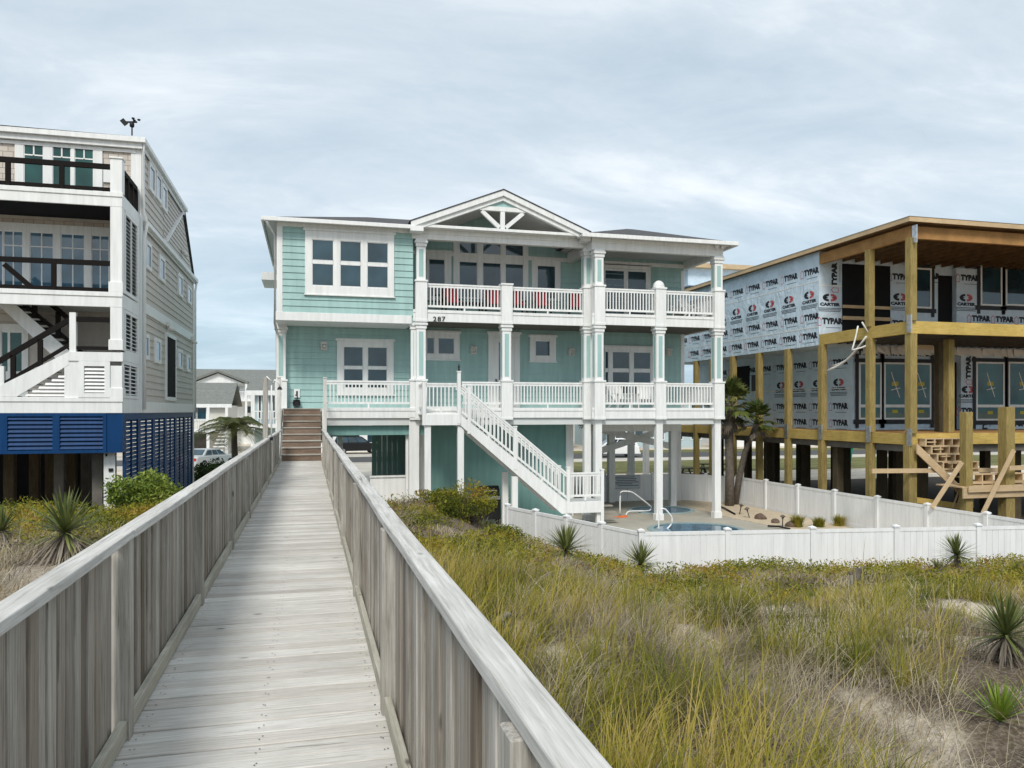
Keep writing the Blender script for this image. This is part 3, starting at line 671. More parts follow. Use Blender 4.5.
MB().box(gm-hw, gm+hw, YT, YT+.14, zc-.08, zc+.08).build('collar_beam', M_white, H, bevel=.005)
MB().box(gm-.085, gm+.085, YT+.01, YT+.13, 11.078, zc-.082).build('king_post', M_white, H, bevel=.005)
for s in (-1, 1): MB().bar((gm+s*.12, YT+.07, 11.13), (gm+s*(hw-.08), YT+.07, zc-.10), .15, .11, up=(0, 1, 0)).build('truss_web', M_white, H, bevel=.005)
MB().prism([(gm-hw*.95, YT+.05, zc+.082), (gm+hw*.95, YT+.05, zc+.082), (gm, YT+.05, gza-.35)], (0, .04, 0)).build('gable_panel', M_aqua, H)
MB().prism([(ga+.2, YW-.01, 10.94), (gb-.2, YW-.01, 10.94), (gm, YW-.01, gza-.29)], (0, .1, 0)).build('gable_wall', M_aqua, H)
m = MB()
for s in (-1, 1): m.bar((gm+s*.25, YW-.6, 10.7), (gm+s*3.2, YW-.6, 10.72), .12, .16)
# ---- windows and doors
def window(name, u0, u1, v0, v1, Y, cols_, rows, parent=H, glassm=M_glass, crown=True, trim=.11, mat=M_white, v1z=None, pane_name='pane'):
    """u, v: outer edge of the trim; cols_: panes as u ranges; rows: heights of the panes as v ranges"""
    um = (u0+u1)/2; x0, x1 = ax(u0, Y), ax(u1, Y); z1 = az(v0, um, Y); z0 = az(v1, um, Y) if v1z is None else v1z
    px = [(ax(a, Y), ax(b_, Y)) for a, b_ in cols_]; pz = sorted([(max(az(b_, um, Y), z0+.05), az(a, um, Y)) for a, b_ in rows])
    m = MB(); yf, yb = Y-.075, Y+.02
    xs = [x0] + [t for p in px for t in p] + [x1]
    for k in range(0, len(xs), 2): m.box(xs[k], xs[k+1], yf, yb, z0, z1)
    zs = [z0] + [t for p in pz for t in p] + [z1]
    for a, b_ in px:
        for k in range(0, len(zs), 2):
            th = yf if k in (0, len(zs)-2) else yf+.02
            m.box(a+.0005, b_-.0005, th+.004, yb, zs[k], zs[k+1])
    if crown: m.box(x0-.06, x1+.06, yf-.035, yb, z1+.001, z1+.075).box(x0-.03, x1+.03, yf-.018, yb, z1+.076, z1+.10)
    if crown and v1z is None: m.box(x0-.04, x1+.04, yf-.03, yb, z0-.045, z0-.001)
    f = m.build(name, mat, parent, bevel=.005)
    g = MB()
    for a, b_ in px:
        for c, d in pz: g.box(a-.002, b_+.002, Y-.04, Y+.01, c-.002, d+.002)
    g.build(pane_name, glassm, f)
    sb = MB()
    for a, b_ in px:                                       # slim sash frames inside the trim
        for c, d in pz:
            for (p, q, r_, t) in ((a, b_, c, c+.02), (a, b_, d-.02, d), (a, a+.02, c, d), (b_-.02, b_, c, d)): sb.box(p, q, Y-.055, Y-.041, r_, t)
    sb.build('sash', mat, f)
    return f
window('window', 305, 394, 233, 295.5, YM, [(312, 333.5), (340, 361), (367, 388)], [(241.5, 262), (265, 287)])
window('window', 337, 393.5, 341.5, 394.5, YLL, [(343.5, 363), (367.5, 387)], [(347, 366.5), (369, 388)])
window('window', 426, 451, 253, 300, YW, [(428.5, 444.5)], [(259.5, 297)], crown=True)
window('window', 453, 528, 236, 300, YW, [(459, 477), (482.5, 500.5), (505, 523)], [(243, 258.5), (263, 299)], crown=False)
window('window', 531.5, 560, 260.5, 300, YW, [(537, 555)], [(266, 299)])
window('window', 424, 459.5, 333, 359.5, YW, [(426.5, 434), (438, 454)], [(338, 354)])
window('window', 529.5, 555.5, 337, 361.5, YW, [(535, 549.6)], [(341, 356)])
window('window', 604, 653, 348, 400, YW, [(604.6, 608), (612, 629), (633, 650)], [(352, 369), (372, 395)], v1z=Z1+.25)
# lower porch door
def door(u0, u1, v0, Y, z0, leaf, glassr, parent=H):
    x0, x1 = ax(u0, Y), ax(u1, Y); z1 = az(v0, (u0+u1)/2, Y); a, b_ = ax(leaf[0], Y), ax(leaf[1], Y)
    m = MB(); m.box(x0, a, Y-.075, Y+.02, z0, z1-.16).box(b_, x1, Y-.075, Y+.02, z0, z1-.16).box(x0, x1, Y-.075, Y+.02, z1-.158, z1).box(x0-.06, x1+.06, Y-.11, Y+.02, z1+.001, z1+.09)
    f = m.build('door_casing', M_white, parent, bevel=.005)
    g0, g1 = ax(glassr[0], Y), ax(glassr[1], Y)
    d = MB().box(a+.001, g0, Y-.05, Y+.01, z0+.02, z1-.17).box(g1, b_-.001, Y-.05, Y+.01, z0+.02, z1-.17).box(g0+.001, g1-.001, Y-.05, Y+.01, z0+.02, z0+.35).box(g0+.001, g1-.001, Y-.05, Y+.01, z1-.35, z1-.17).build('door', M_white, f)
    MB().box(g0-.01, g1+.01, Y-.035, Y+.005, z0+.34, z1-.34).build('door_glass', M_glassblue, d)
    MB().box(a+.05, a+.09, Y-.09, Y-.052, z0+1.0, z0+1.2).box(a+.05, a+.2, Y-.11, Y-.09, z0+1.08, z0+1.12).build('handle', M_black, d)
door(488, 519.5, 334, YW, Z1, (494, 514), (498.5, 510))
# upper right sliding door
x0, x1 = ax(603, YW), ax(650, YW); zt1 = az(265, 630, YW)
m = MB(); m.box(x0, x1, YW-.08, YW+.02, zt1-.2, zt1).box(x1-.13, x1, YW-.08, YW+.02, Z2, zt1-.202).box(x0-.05, x1+.06, YW-.11, YW+.02, zt1+.001, zt1+.09)
sl_ = m.build('sliding_door', M_white, H, bevel=.005)
xm = ax(625.5, YW); m = MB()
for a, b_, y in ((x0, xm, YW-.03), (xm, x1-.135, YW-.055)):
    m.box(a, a+.09, y-.02, y+.02, Z2+.03, zt1-.205).box(b_-.09, b_, y-.02, y+.02, Z2+.03, zt1-.205).box(a+.091, b_-.091, y-.02, y+.02, zt1-.29, zt1-.205).box(a+.091, b_-.091, y-.02, y+.02, Z2+.03, Z2+.14)
m.build('door_frame', M_white, sl_); MB().box(x0+.03, xm, YW-.03, YW-.022, Z2+.1, zt1-.25).box(xm, x1-.17, YW-.055, YW-.047, Z2+.1, zt1-.25).build('pane', M_glass, sl_)
# wall lanterns, outlet box, flood lights, number
def lantern(u, v, Y):
    x, z = ax(u, Y), az(v, u, Y); m = MB(); m.box(x-.13, x+.13, Y-.06, Y-.028, z-.17, z+.17); m.box(x-.12, x+.12, Y-.2, Y-.061, z+.07, z+.11)
    m.box(x-.10, x-.07, Y-.18, Y-.15, z-.12, z+.07).box(x+.07, x+.10, Y-.18, Y-.15, z-.12, z+.07).box(x-.11, x+.11, Y-.19, Y-.061, z-.15, z-.12)
    o = m.build('wall_lantern', M_whiteold, H); MB().lathe([(.03, -.1), (.045, -.03), (.045, .02), (.02, .06)], (x, Y-.11, z), 10).build('bulb', M_strap, o, smooth=True)
for a in ((324, 346, YLL), (473.4, 350, YW), (571, 352, YW), (668, 352, YW)): lantern(*a)
x, z = ax(297, YLL), az(393.5, 297, YLL); o = MB().box(x-.11, x+.11, YLL-.07, YLL-.028, z-.16, z+.16).build('outlet_box', M_white, H, bevel=.01); MB().box(x-.03, x+.03, YLL-.085, YLL-.071, z-.09, z+.09).build('outlet_cover', M_black, o)
x, z = ax(718, YR), az(246, 718, YR)
m = MB(); m.box(x-.05, x+.05, YR-.09, YR-.052, z-.05, z+.05)
fl = m.build('flood_light', M_white, H)
for s in (-1, 1): MB().lathe([(.03, 0), (.09, .1), (.1, .16), (.09, .17)], (x+s*.13, YR-.16, z-.16), 12).build('lamp_head', M_white, fl, smooth=True)
def text_geo(body, size, bold=.0, extr=False):
    c = D.curves.new('t', 'FONT'); c.body = body; c.size = size; c.resolution_u = 2; c.offset = bold; c.align_x = 'CENTER'; c.align_y = 'CENTER'
    o = D.objects.new('t', c); COL.objects.link(o); dg = bpy.context.evaluated_depsgraph_get(); ev = o.evaluated_get(dg); me = ev.to_mesh()
    vs = [tuple(v.co) for v in me.vertices]; fs = [tuple(p.vertices) for p in me.polygons]; ev.to_mesh_clear(); D.objects.remove(o); D.curves.remove(c)
    return vs, fs
def stamp(mb, geo, O, U, Vv, mi=0, d=0):
    O, U, Vv = Vector(O), Vector(U), Vector(Vv); mb.add([O + U*p[0] + Vv*p[1] for p in geo[0]], geo[1], mi)
m = MB()
for ch, u in (('2', 434.6), ('8', 439), ('7', 443.2)):
    tg = text_geo(ch, .25, .004); x, z = ax(u, YM), az(319.4, u, YM); stamp(m, ([(p[0]*1.15, p[1], 0) for p in tg[0]], tg[1]), (x, YM-.052, z), (1, 0, 0), (0, 0, 1))
m.build('house_number', M_black, H)
# ---- outside stairs from the porch to the pool
SY0, SY1 = 27.0, 28.05
xa, xb = ax(424, SY0), ax(460, SY0); zl = 4.22
MB().box(xa, xb, SY0, YM-.1, zl-.06, zl).box(xa-.03, xb+.03, SY0-.05, SY0-.002, 3.80, zl-.03).build('stair_landing', M_white, H, bevel=.006)
xs0, xs1 = xb, ax(568, SY0); zb = .98; xp = ax(602, SY0)
for y in (SY0-.05, SY1): MB().prism([(xs0, y, zl-.04), (xs1, y, zb-.02), (xs1, y, zb-.42), (xs1-.25, y, zb-.42), (xs0, y, 3.80)], (0, .06, 0)).build('stair_stringer', M_white, H, bevel=.006)
ns = 17
for k in range(1, ns):
    x = xs0 + (xs1-xs0)*(k-.5)/ns; z = zl - (zl-zb)*k/ns; MB().box(x-.14, x+.14, SY0+.012, SY1-.002, z-.04, z).build('tread', M_tread, H)
MB().box(xs1, xp, SY0, SY1+.06, zb-.06, zb).box(xs1-.02, xp+.02, SY0-.06, SY0-.002, .57, zb+.005).build('stair_platform', M_white, H, bevel=.006)
for x, z in ((xs1+.1, .55), (xp-.1, .55)): MB().box(x-.08, x+.08, SY0+.05, SY0+.2, 0, z).build('stair_post', M_white, H)
for k in range(3): MB().box(xp+.05+k*.02, xp+.9, SY1+.1-k*.3, SY1+.38-k*.3, .62-k*.2, .66-k*.2).build('tread', M_tread, H)
railing(xa+.06, SY0+.03, xb-.12, SY0+.03, zl+.16, 5.28, H)
railing(xa+.05, SY0+.1, xa+.05, YM-.15, zl+.16, 5.28, H)
railing(xs0+.06, SY0+.0, xs1-.02, SY0+.0, zl+.02, zl+1.02, H, zb1=zb+.1, zt1=zb+1.04, gap=.145)
railing(xs0+.06, SY1+.03, xs1-.02, SY1+.03, zl+.02, zl+1.02, H, zb1=zb+.1, zt1=zb+1.04, gap=.145)
railing(xs1+.08, SY0+.03, xp-.06, SY0+.03, zb+.18, 2.05, H)
for x, z0, z1, y in ((xa, 3.8, 5.32, SY0), (xb-.04, 3.85, 5.66, SY0), (xs0+.32, 3.5, 5.18, SY0), (xs1-.0, .6, 2.22, SY0), (xp, 0, 2.12, SY0), ((xs0+xs1)/2, 2.2, 3.72, SY0), (xs1-.0, .6, 2.2, SY1+.03)):
    MB().box(x-.06, x+.06, y-.065, y+.055, z0, z1).box(x-.075, x+.075, y-.08, y+.07, z1+.001, z1+.045).build('newel_post', M_white, H, bevel=.006)
x = xb-.04; MB().lathe([(.03, 0), (.045, .04), (.02, .09), (.035, .14), (.0, .27)], (x, SY0, 5.71), 8).build('lamp_finial', M_black, H)
for u, y, zt_ in ((427.5, SY0+.1, 3.79), (460.5, SY0+.1, 3.79), (505, SY1-.05, 2.05), (514.5, SY0+.1, 1.95)):
    x = ax(u, y); MB().box(x-.11, x+.11, y-.08, y+.1, 0, zt_).build('stair_post', M_white, H, bevel=.006)
# rear balcony seen past the left wall
m = MB().box(ax(262.7, 38), XL+.04, 37, 39.5, 10.25, 10.6); rb_ = m.build('rear_balcony', M_white, H); 

# ================================================================ LEFT HOUSE
G = thing('shingle_house', 'tall tan shingled house with dark balcony rails and navy blue louvred base', 'house', (-10, 31, 0))
LX = -5.2; LY = 27.0; LD = 24.55; LB = 38.6; LW = -17.0     # right wall, front wall, deck front, back, far left side
def lz(v, Y=LY): return EYE + (411-v)*Y/ry(ax_u(Y))
def ax_u(Y): return 512 + FPX*math.tan(math.atan2(LX, Y) - YAW)        # picture column of the right wall at depth Y
def wz(v, u): return EYE + (411-v)*ay(u, LX)/ry(u)
ztop = wz(142.5, 141); zg3 = wz(219.5, 141.5); zb2 = 7.48; zb1 = 4.24
MB().box(LW, LX, LY, LB, zb1, zg3).build('house_body', M_tan, G)
MB().prism([(LX, LY, zg3), (LX, LB, zg3), (LX, 35.3, ztop), (LX, LY, ztop)], (LW-LX, 0, 0)).build('top_storey', M_shake, G)
sd_ = MB(); sd_.siding((LX, 0, 0), (0, 1, 0), (1, 0, 0), LY+.25, LB-.2, zb1+.35, zb2+.02); sd_.siding((LX, 0, 0), (0, 1, 0), (1, 0, 0), LY+.25, LB-.2, zb2+.33, zg3-.3); sd_.siding((LX, 0, 0), (0, 1, 0), (1, 0, 0), LY+.25, 31.0, zg3, ztop-.2)
z = zg3
while z < ztop-.2:                                      # the last bay of the top storey under the sloping roof
    y1 = 35.2 + (ztop - z)/(ztop-zg3)*3.0; y0 = 31.0
    sd_.siding((LX, 0, 0), (0, 1, 0), (1, 0, 0), y0, y1-.15, z, min(z+.18, ztop-.2)); z += .18
sd_.build('lap_siding', M_tan, G)
ff = MB().siding((0, LY, 0), (1, 0, 0), (0, -1, 0), LW, LX-.2, zb1, 7.3, .2); ff.build('front_siding', M_tan, G)
MB().box(LW, LX-.2, LY-.03, LY-.001, 7.66, 10.2).box(LW, LX-.2, LY-.03, LY-.001, 10.5, ztop-.3).build('front_shingles', M_shake, G)
m = MB()
m.box(LX-.26, LX+.05, LY-.06, LY-.031, zb1, ztop-.05).box(LX+.006, LX+.05, LY-.03, LY+.25, zb1, ztop-.05)
m.box(LX+.002, LX+.055, LB-.2, LB, zb1, zg3-.1)
m.box(LX+.003, LX+.06, LY+.26, LB-.21, zb2, zb2+.34).box(LX+.003, LX+.06, LY+.26, LB-.21, zb1, zb1+.36)
m.bar((LX+.045, 35.0, ztop-.3), (LX+.045, 31.1, zg3+.1), .05, .2, up=(1, 0, 0))
m.split('corner_board', M_white, G, bevel=.006)
m = MB()       # gutters, eaves and roof edge
m.box(LX+.056, LX+.10, LY-.1, 35.6, ztop-.26, ztop).box(LX+.101, LX+.21, LY-.2, 35.65, ztop-.12, ztop+.03)
m.box(LX+.056, LX+.10, LY+.3, LB+.2, zg3-.26, zg3-.06).box(LX+.101, LX+.21, LY+.2, LB+.25, zg3-.18, zg3-.02)
m.box(LW, LX+.10, LY-.20, LY-.10, ztop-.30, ztop).box(LW, LX+.21, LY-.31, LY-.201, ztop-.13, ztop+.04)
m.box(LW, LX-.1, LY-.09, LY-.05, ztop-.42, ztop-.305)
m.split('eave_board', M_white, G, bevel=.01)
rz0 = ztop+.07; 
MB().add([(LW-.3, LY-.4, rz0), (LX+.2, LY-.3, rz0-.03), (LX+.13, 35.3, rz0-.03), (LX+.07, LB+.12, zg3+.08), (LW-.3, LB+.12, zg3+.12), (LW-.3, 35.4, rz0), (LX-4, 31, rz0+.5), (LW+4, 31, rz0+.5)],
    [(0, 1, 6, 7), (1, 2, 6), (2, 5, 7, 6), (0, 7, 5), (2, 3, 4, 5)]).build('roof', M_shing, G)
m = MB(); m.tube([(LX+.15, LY-.22, ztop-.1), (LX+.1, LY-.02, ztop-.5), (LX+.1, LY-.02, zg3+.2), (LX+.18, LY+.2, zg3-.1), (LX+.12, LY+.05, zg3-.6), (LX+.12, LY+.05, zb1+.1)], .05, 8)
m.tube([(LX+.16, LB+.15, zg3-.1), (LX+.1, LB+.05, zg3-.6), (LX+.1, LB+.05, zb1)], .05, 8); m.build('downspout', M_white, G, smooth=True)
def sidewin(u0, u1, v0, v1, gm=M_glassblue):
    ya, yb = ay(u0, LX), ay(u1, LX); um = (u0+u1)/2; za, zb_ = wz(v1, um), wz(v0, um)
    m = MB(); t = .13; m.box(LX+.003, LX+.085, ya, ya+t, za, zb_).box(LX+.003, LX+.085, yb-t, yb, za, zb_).box(LX+.003, LX+.085, ya+t, yb-t, za, za+t).box(LX+.003, LX+.085, ya+t, yb-t, zb_-t, zb_)
    f = m.build('window', M_white, G, bevel=.006)
    g = MB().box(LX+.002, LX+.055, ya+t, yb-t, za+t, zb_-t).build('pane', gm, f)
for a in ((147.4, 153.2, 165, 193), (154.2, 159.6, 174, 201), (160.3, 165.2, 185, 210.5), (143.9, 149.4, 242, 270), (157.6, 163, 256.5, 281.5), (176.7, 181.2, 274.5, 296.5), (186, 190, 286, 304),
          (142.2, 147, 334, 359.5), (153.3, 159, 338.5, 363.5), (176.6, 180.8, 349.5, 369), (185, 188.5, 355, 372)): sidewin(*a)
ya, yb = ay(165, LX), ay(173.8, LX); m = MB(); za, zb_ = wz(397, 169), wz(338, 169); t = .14
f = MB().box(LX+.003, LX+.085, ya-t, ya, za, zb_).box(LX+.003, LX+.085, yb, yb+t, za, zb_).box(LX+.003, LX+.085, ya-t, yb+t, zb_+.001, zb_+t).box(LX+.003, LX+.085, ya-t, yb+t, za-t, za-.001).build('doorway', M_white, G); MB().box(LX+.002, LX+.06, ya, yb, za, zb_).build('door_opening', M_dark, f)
for u, v in ((181, 252), (165.5, 326), (190, 340)):
    y, z = ay(u, LX), wz(v, u); l_ = MB().box(LX+.07, LX+.16, y-.14, y+.14, z-.02, z+.14).build('flood_light', M_strap, G)
    for s in (-.12, .12): MB().lathe([(.03, 0), (.1, -.1), (.1, -.15)][::-1], (LX+.2, y+s, z), 10).build('lamp_head', M_strap, l_)
# front windows of the left house
def lwin(u0, u1, v0, v1, panes, rows, gm, mull=True, v1z=None, name='window'):
    return window(name, u0, u1, v0, v1, LY, panes, rows, parent=G, glassm=gm, crown=False, v1z=v1z)
f = lwin(15.5, 103, 138, 200, [(24.5, 44), (53, 71.5), (75, 94)], [(146, 200)], M_glasstea, v1z=10.52, name='french_doors')
m = MB()
for a, b_ in ((24.5, 44), (53, 71.5), (75, 94)):
    xa, xb = ax(a, LY), ax(b_, LY); xm = (xa+xb)/2; z = az(157.5, 60, LY); m.box(xm-.02, xm+.02, LY-.056, LY-.042, z, az(146.5, 60, LY)).box(xa, xm-.021, LY-.056, LY-.042, z-.02, z+.02).box(xm+.021, xb, LY-.056, LY-.042, z-.02, z+.02)
m.build('muntins', M_white, f)
MB().box(ax(104, LY), ax(111, LY), LY-.09, LY-.032, az(183, 107, LY), az(169, 107, LY)).build('wall_vent', M_white, G)
f = lwin(-42, 110.5, 224, 291, [(-34, -18), (-12, 4.5-1), (3.5+1, 23.5), (30.5, 54), (61.5, 85), (92, 109.5)], [(232.5, 291)], M_glassblue, v1z=7.68, name='window_wall')
m = MB()
for a, b_ in ((4.5, 23.5), (30.5, 54), (61.5, 85), (92, 109.5)):
    xa, xb = ax(a, LY), ax(b_, LY); xm = (xa+xb)/2; z = az(248, 60, LY); m.box(xm-.018, xm+.018, LY-.056, LY-.042, 7.8, az(233, 60, LY)).box(xa, xm-.019, LY-.056, LY-.042, z-.018, z+.018).box(xm+.019, xb, LY-.056, LY-.042, z-.018, z+.018)
m.build('muntins', M_white, f)
f = lwin(-10, 29, 324, 376, [(-8, -2), (2, 23)], [(332, 372)], M_glasstea, name='patio_door', v1z=4.6)
MB().box(ax(9, LY)-.02, ax(9, LY)+.05, LY-.06, LY-.042, 4.8, az(332, 10, LY)).build('door_frame', M_white, f)
# decks
XC = LX
def deck(z0, z1, name):
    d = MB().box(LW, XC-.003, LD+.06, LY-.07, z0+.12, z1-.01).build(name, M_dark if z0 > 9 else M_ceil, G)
    MB().box(LW, XC, LD, LD+.055, z0, z1).box(LW, XC+.02, LD-.03, LD-.001, z1-.1, z1+.03).box(XC-.05, XC, LD+.06, LY-.07, z0, z1).build('deck_fascia', M_white, G, bevel=.008)
zt0, zt1_, zm0, zm1 = 10.17, 10.55, 7.28, 7.68
deck(zt0, zt1_, 'roof_deck'); deck(zm0, zm1, 'balcony_deck'); deck(4.24, 4.66, 'lower_deck')
def lrail(x0, y0, x1, y1, zb, zt_, posts, zb1=None, zt1=None):
    zb1 = zb if zb1 is None else zb1; zt1 = zt_ if zt1 is None else zt1
    m = MB(); m.bar((x0, y0, zt_-.06), (x1, y1, zt1-.06), .1, .14).bar((x0, y0, zb), (x1, y1, zb1), .06, .1)
    o = m.build('dark_railing', M_dkrail, G); m = MB()
    for k in posts:
        t = k; p = Vector((x0, y0, zb)).lerp(Vector((x1, y1, zb1)), t); q = Vector((x0, y0, zt_)).lerp(Vector((x1, y1, zt1)), t); m.box(p.x-.06, p.x+.06, p.y-.05, p.y+.05, p.z-.15, q.z-.13)
    m.split('rail_post', M_dkrail, o) if m.f else None
xp = XC-.32
lrail(LW, LD+.08, xp, LD+.08, zt1_+.12, 11.38, [.1, .3, .5, (ax(7, LD)-LW)/(xp-LW), (ax(61, LD)-LW)/(xp-LW)])
lrail(LW, LD+.08, xp, LD+.08, zm1+.1, 8.6, [.1, .3, .5, (ax(53, LD)-LW)/(xp-LW)])
lrail(XC-.1, LD+.35, XC-.1, LY-.1, zt1_+.12, 11.38, [.35, .68, .98])
for z0, z1, zc in ((zm1+.03, zt0, 0), (zt1_+.03, 11.55, 1), (6.05, zm0, 0), (4.66, 5.6, 0)):
    m = MB().box(XC-.32, XC-.005, LD+.004, LD+.32, z0, z1)
    if zc: m.box(XC-.35, XC+.02, LD-.03, LD+.35, z1+.001, z1+.05)
    else: m.box(XC-.36, XC+.02, LD-.028, LD+.34, z0, z0+.3)
    m.build('deck_post', M_white, G, bevel=.008)
m = MB().box(XC-.25, XC-.003, LY-.35, LY-.08, zm1, zt0).box(XC-.25, XC-.003, LY-.35, LY-.08, 4.66, zm0); m.build('deck_post', M_white, G)
def louvre(P, U, w_, z0, z1, name, mat, gap=.105, frame=.09, split=False, tilt=.06, depth=.05):
    """framed louvre panel from P along U; slats lean outwards"""
    P, U = Vector(P), Vector(U); Nn = Vector((U.y, -U.x, 0)); m = MB()
    def bx(u0, u1, za, zb_, d0, d1):
        a = P+U*u0+Nn*d0; c = P+U*u1+Nn*d0; e_ = Nn*(d1-d0); m.add([(p.x, p.y, z) for z in (za, zb_) for p in (a, c, c+e_, a+e_)], [(0, 3, 2, 1), (4, 5, 6, 7), (0, 1, 5, 4), (1, 2, 6, 5), (2, 3, 7, 6), (3, 0, 4, 7)])
    bx(0, frame, z0, z1, 0, depth); bx(w_-frame, w_, z0, z1, 0, depth); bx(frame, w_-frame, z0, z0+frame, 0, depth); bx(frame, w_-frame, z1-frame, z1, 0, depth)
    if split: bx(w_/2-.03, w_/2+.03, z0+frame, z1-frame, 0, depth-.004)
    fr = m.build(name, mat, G); m2 = MB(); z = z0+frame+.02
    while z < z1-frame-.05:
        a = P+U*frame+Nn*.035; c = P+U*(w_-frame)+Nn*.035; b0 = a-Nn*.03; 
        m2.add([(a.x, a.y, z), (c.x, c.y, z), (c.x-Nn.x*.045, c.y-Nn.y*.045, z+tilt), (a.x-Nn.x*.045, a.y-Nn.y*.045, z+tilt), (a.x, a.y, z+.012), (c.x, c.y, z+.012), (c.x-Nn.x*.045, c.y-Nn.y*.045, z+tilt+.012), (a.x-Nn.x*.045, a.y-Nn.y*.045, z+tilt+.012)],
               [(0, 3, 2, 1), (4, 5, 6, 7), (0, 1, 5, 4), (1, 2, 6, 5), (2, 3, 7, 6), (3, 0, 4, 7)]); z += gap
    m2.build('slats', mat, fr)
# white louvre screens at the side of the porches
louvre((XC-.04, LD+.35, 0), (0, 1, 0), 1.75, zm1+.05, zt0-.02, 'louvre_screen', M_white, split=True, tilt=.03, gap=.115)
louvre((XC-.04, LD+.35, 0), (0, 1, 0), 1.75, 6.0, zm0-.02, 'louvre_screen', M_white, split=True, tilt=.03, gap=.115)
louvre((XC-.04, LD+.1, 0), (0, 1, 0), 1.95, 4.67, 5.75, 'louvre_screen', M_white, split=True, tilt=.03, gap=.115)
MB().box(XC-.05, XC+.01, LD+.06, LY-.08, 5.76, 6.0).build('landing_fascia', M_white, G)
for z0, z1, yy in ((zm1+.06, zt0-.03, 1.75), (6.01, zm0-.03, 1.75), (4.68, 5.74, 1.95)): MB().box(XC-.10, XC-.085, LD+.36, LD+.34+yy, z0, z1).build('shade_backing', M_black, G)  # added black sheets stand in for the porch shade behind the slats
# first flight: white stringer from the landing down to the left, louvres under it
xs_ = ax(69, LD); xl_ = ax(-14, LD); zl0 = 5.98
MB().box(xs_, XC, LD+.06, LD+1.1, 5.85, zl0-.01).box(xs_-.02, XC+.02, LD-.03, LD+.055, 5.72, zl0).build('stair_landing', M_white, G, bevel=.006)
MB().prism([(xs_, LD-.002, zl0), (xl_-.2, LD-.002, 4.70), (xl_+.75, LD-.002, 4.70), (xs_, LD-.002, 5.62)], (0, .06, 0)).build('stair_stringer', M_white, G)
for k in range(8): xk = xs_ - (k+.5)*(xs_-xl_)/8; zk = zl0-(k+1)*.178; MB().box(xk-.16, xk+.16, LD+.065, LD+1.1, zk-.04, zk).build('tread', M_white, G)
def slat_fan():
    m = MB(); z = 4.72
    while z < 5.55:
        x_l = xs_ - (5.62-z)/(5.62-4.30)*(xs_-xl_) + .3
        if x_l < xs_-.15: m.add([(x_l, LD+.02, z), (xs_-.12, LD+.02, z), (xs_-.12, LD+.07, z+.06), (x_l, LD+.07, z+.06)], [(0, 1, 2, 3)])
        z += .105
    m.build('slats', M_white, MB().box(xs_-.12, xs_+.25, LD+.005, LD+.09, 4.66, 5.72).build('louvre_screen', M_white, G))
slat_fan()
louvre((xs_+.25, LD+.02, 0), (1, 0, 0), XC-.32-xs_-.25, 4.67, 5.72, 'louvre_screen', M_white, frame=.14)
MB().box(xl_, XC-.3, LD+.1, LD+.12, 4.66, 5.7).build('screen_backing', M_ceil, G) if False else None
lrail(xs_+.1, LD+.1, XC-.33, LD+.1, zl0+.12, zl0+1.0, [])
lrail(xl_, LD+.1, xs_+.05, LD+.1, 4.78, 5.55, [.3, .62], zb1=zl0+.25, zt1=zl0+1.02)
MB().box(xs_-.0, xs_+.17, LD+.02, LD+.19, zl0, zl0+1.12).build('newel_post', M_white, G, bevel=.006)
MB().box(ax(-1, LD), ax(3.5, LD), LD+.02, LD+.17, 4.6, 5.55).build('newel_post', M_white, G)
# second flight behind, rising to the balcony at the left
x2a, x2b = ax(74, LY-1.0), ax(8, LY-1.0)
for y in (LY-1.25, LY-.25): MB().prism([(x2a, y, zl0+.05), (x2b, y, zm1), (x2b-.45, y, zm1), (x2a-.3, y, zl0-.25), (x2a, y, zl0-.25)], (0, .05, 0)).build('stair_stringer', M_white, G)
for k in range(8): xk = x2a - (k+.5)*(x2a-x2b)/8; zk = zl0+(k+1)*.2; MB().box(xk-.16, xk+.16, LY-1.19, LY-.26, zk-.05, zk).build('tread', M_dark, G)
lrail(x2a, LY-1.28, x2b, LY-1.28, zl0+.35, zl0+1.05, [.2, .55], zb1=zm1+.2, zt1=zm1+.95)
# navy louvred base
bz0 = 3.10
MB().box(XC-.42, XC, LD+.03, LD+.3, bz0, 4.238).build('base_corner', M_blue, G)
xq = [LW, ax(-50, LD), ax(3.5, LD), ax(56, LD), XC-.42]
for a, b_ in zip(xq[:-1], xq[1:]): louvre((a, LD+.05, 0), (1, 0, 0), b_-a, bz0, 4.238, 'navy_louvre_panel', M_blue, frame=.09, gap=.12, tilt=.075)
for a, b_ in zip(xq[:-1], xq[1:]): MB().box(a, b_, LD+.14, LD+.16, bz0+.05, 4.23).build('panel_backing', M_blue, G)
ys = [LD+.3, LY-.1, 29.3, 31.6, 33.9, 36.2, LB]
for a, b_ in zip(ys[:-1], ys[1:]):
    louvre((XC-.06, a, 0), (0, 1, 0), b_-a, .3, 4.238, 'navy_louvre_panel', M_blue, frame=.2, gap=.128, split=True, tilt=.092, depth=.06)
MB().box(XC-.1, XC+.03, LB-.02, LB+.2, 0, 4.238).build('rear_corner_post', M_white, G)
xw0, xw1 = ax(104.5, LD+.5), ax(116, LD+.5); wp = MB().box(xw0, xw1, LD+.4, LD+.6, .4, bz0-.01).build('white_pillar', M_white, G, bevel=.006)
MB().box(xw1-.17, xw1-.05, LD+.36, LD+.398, 2.6-.06, 2.6+.03).build('keypad', M_black, wp); MB().box(xw0+.05, xw0+.1, LD+.375, LD+.398, 2.98, 3.06).build('bracket', M_black, wp)
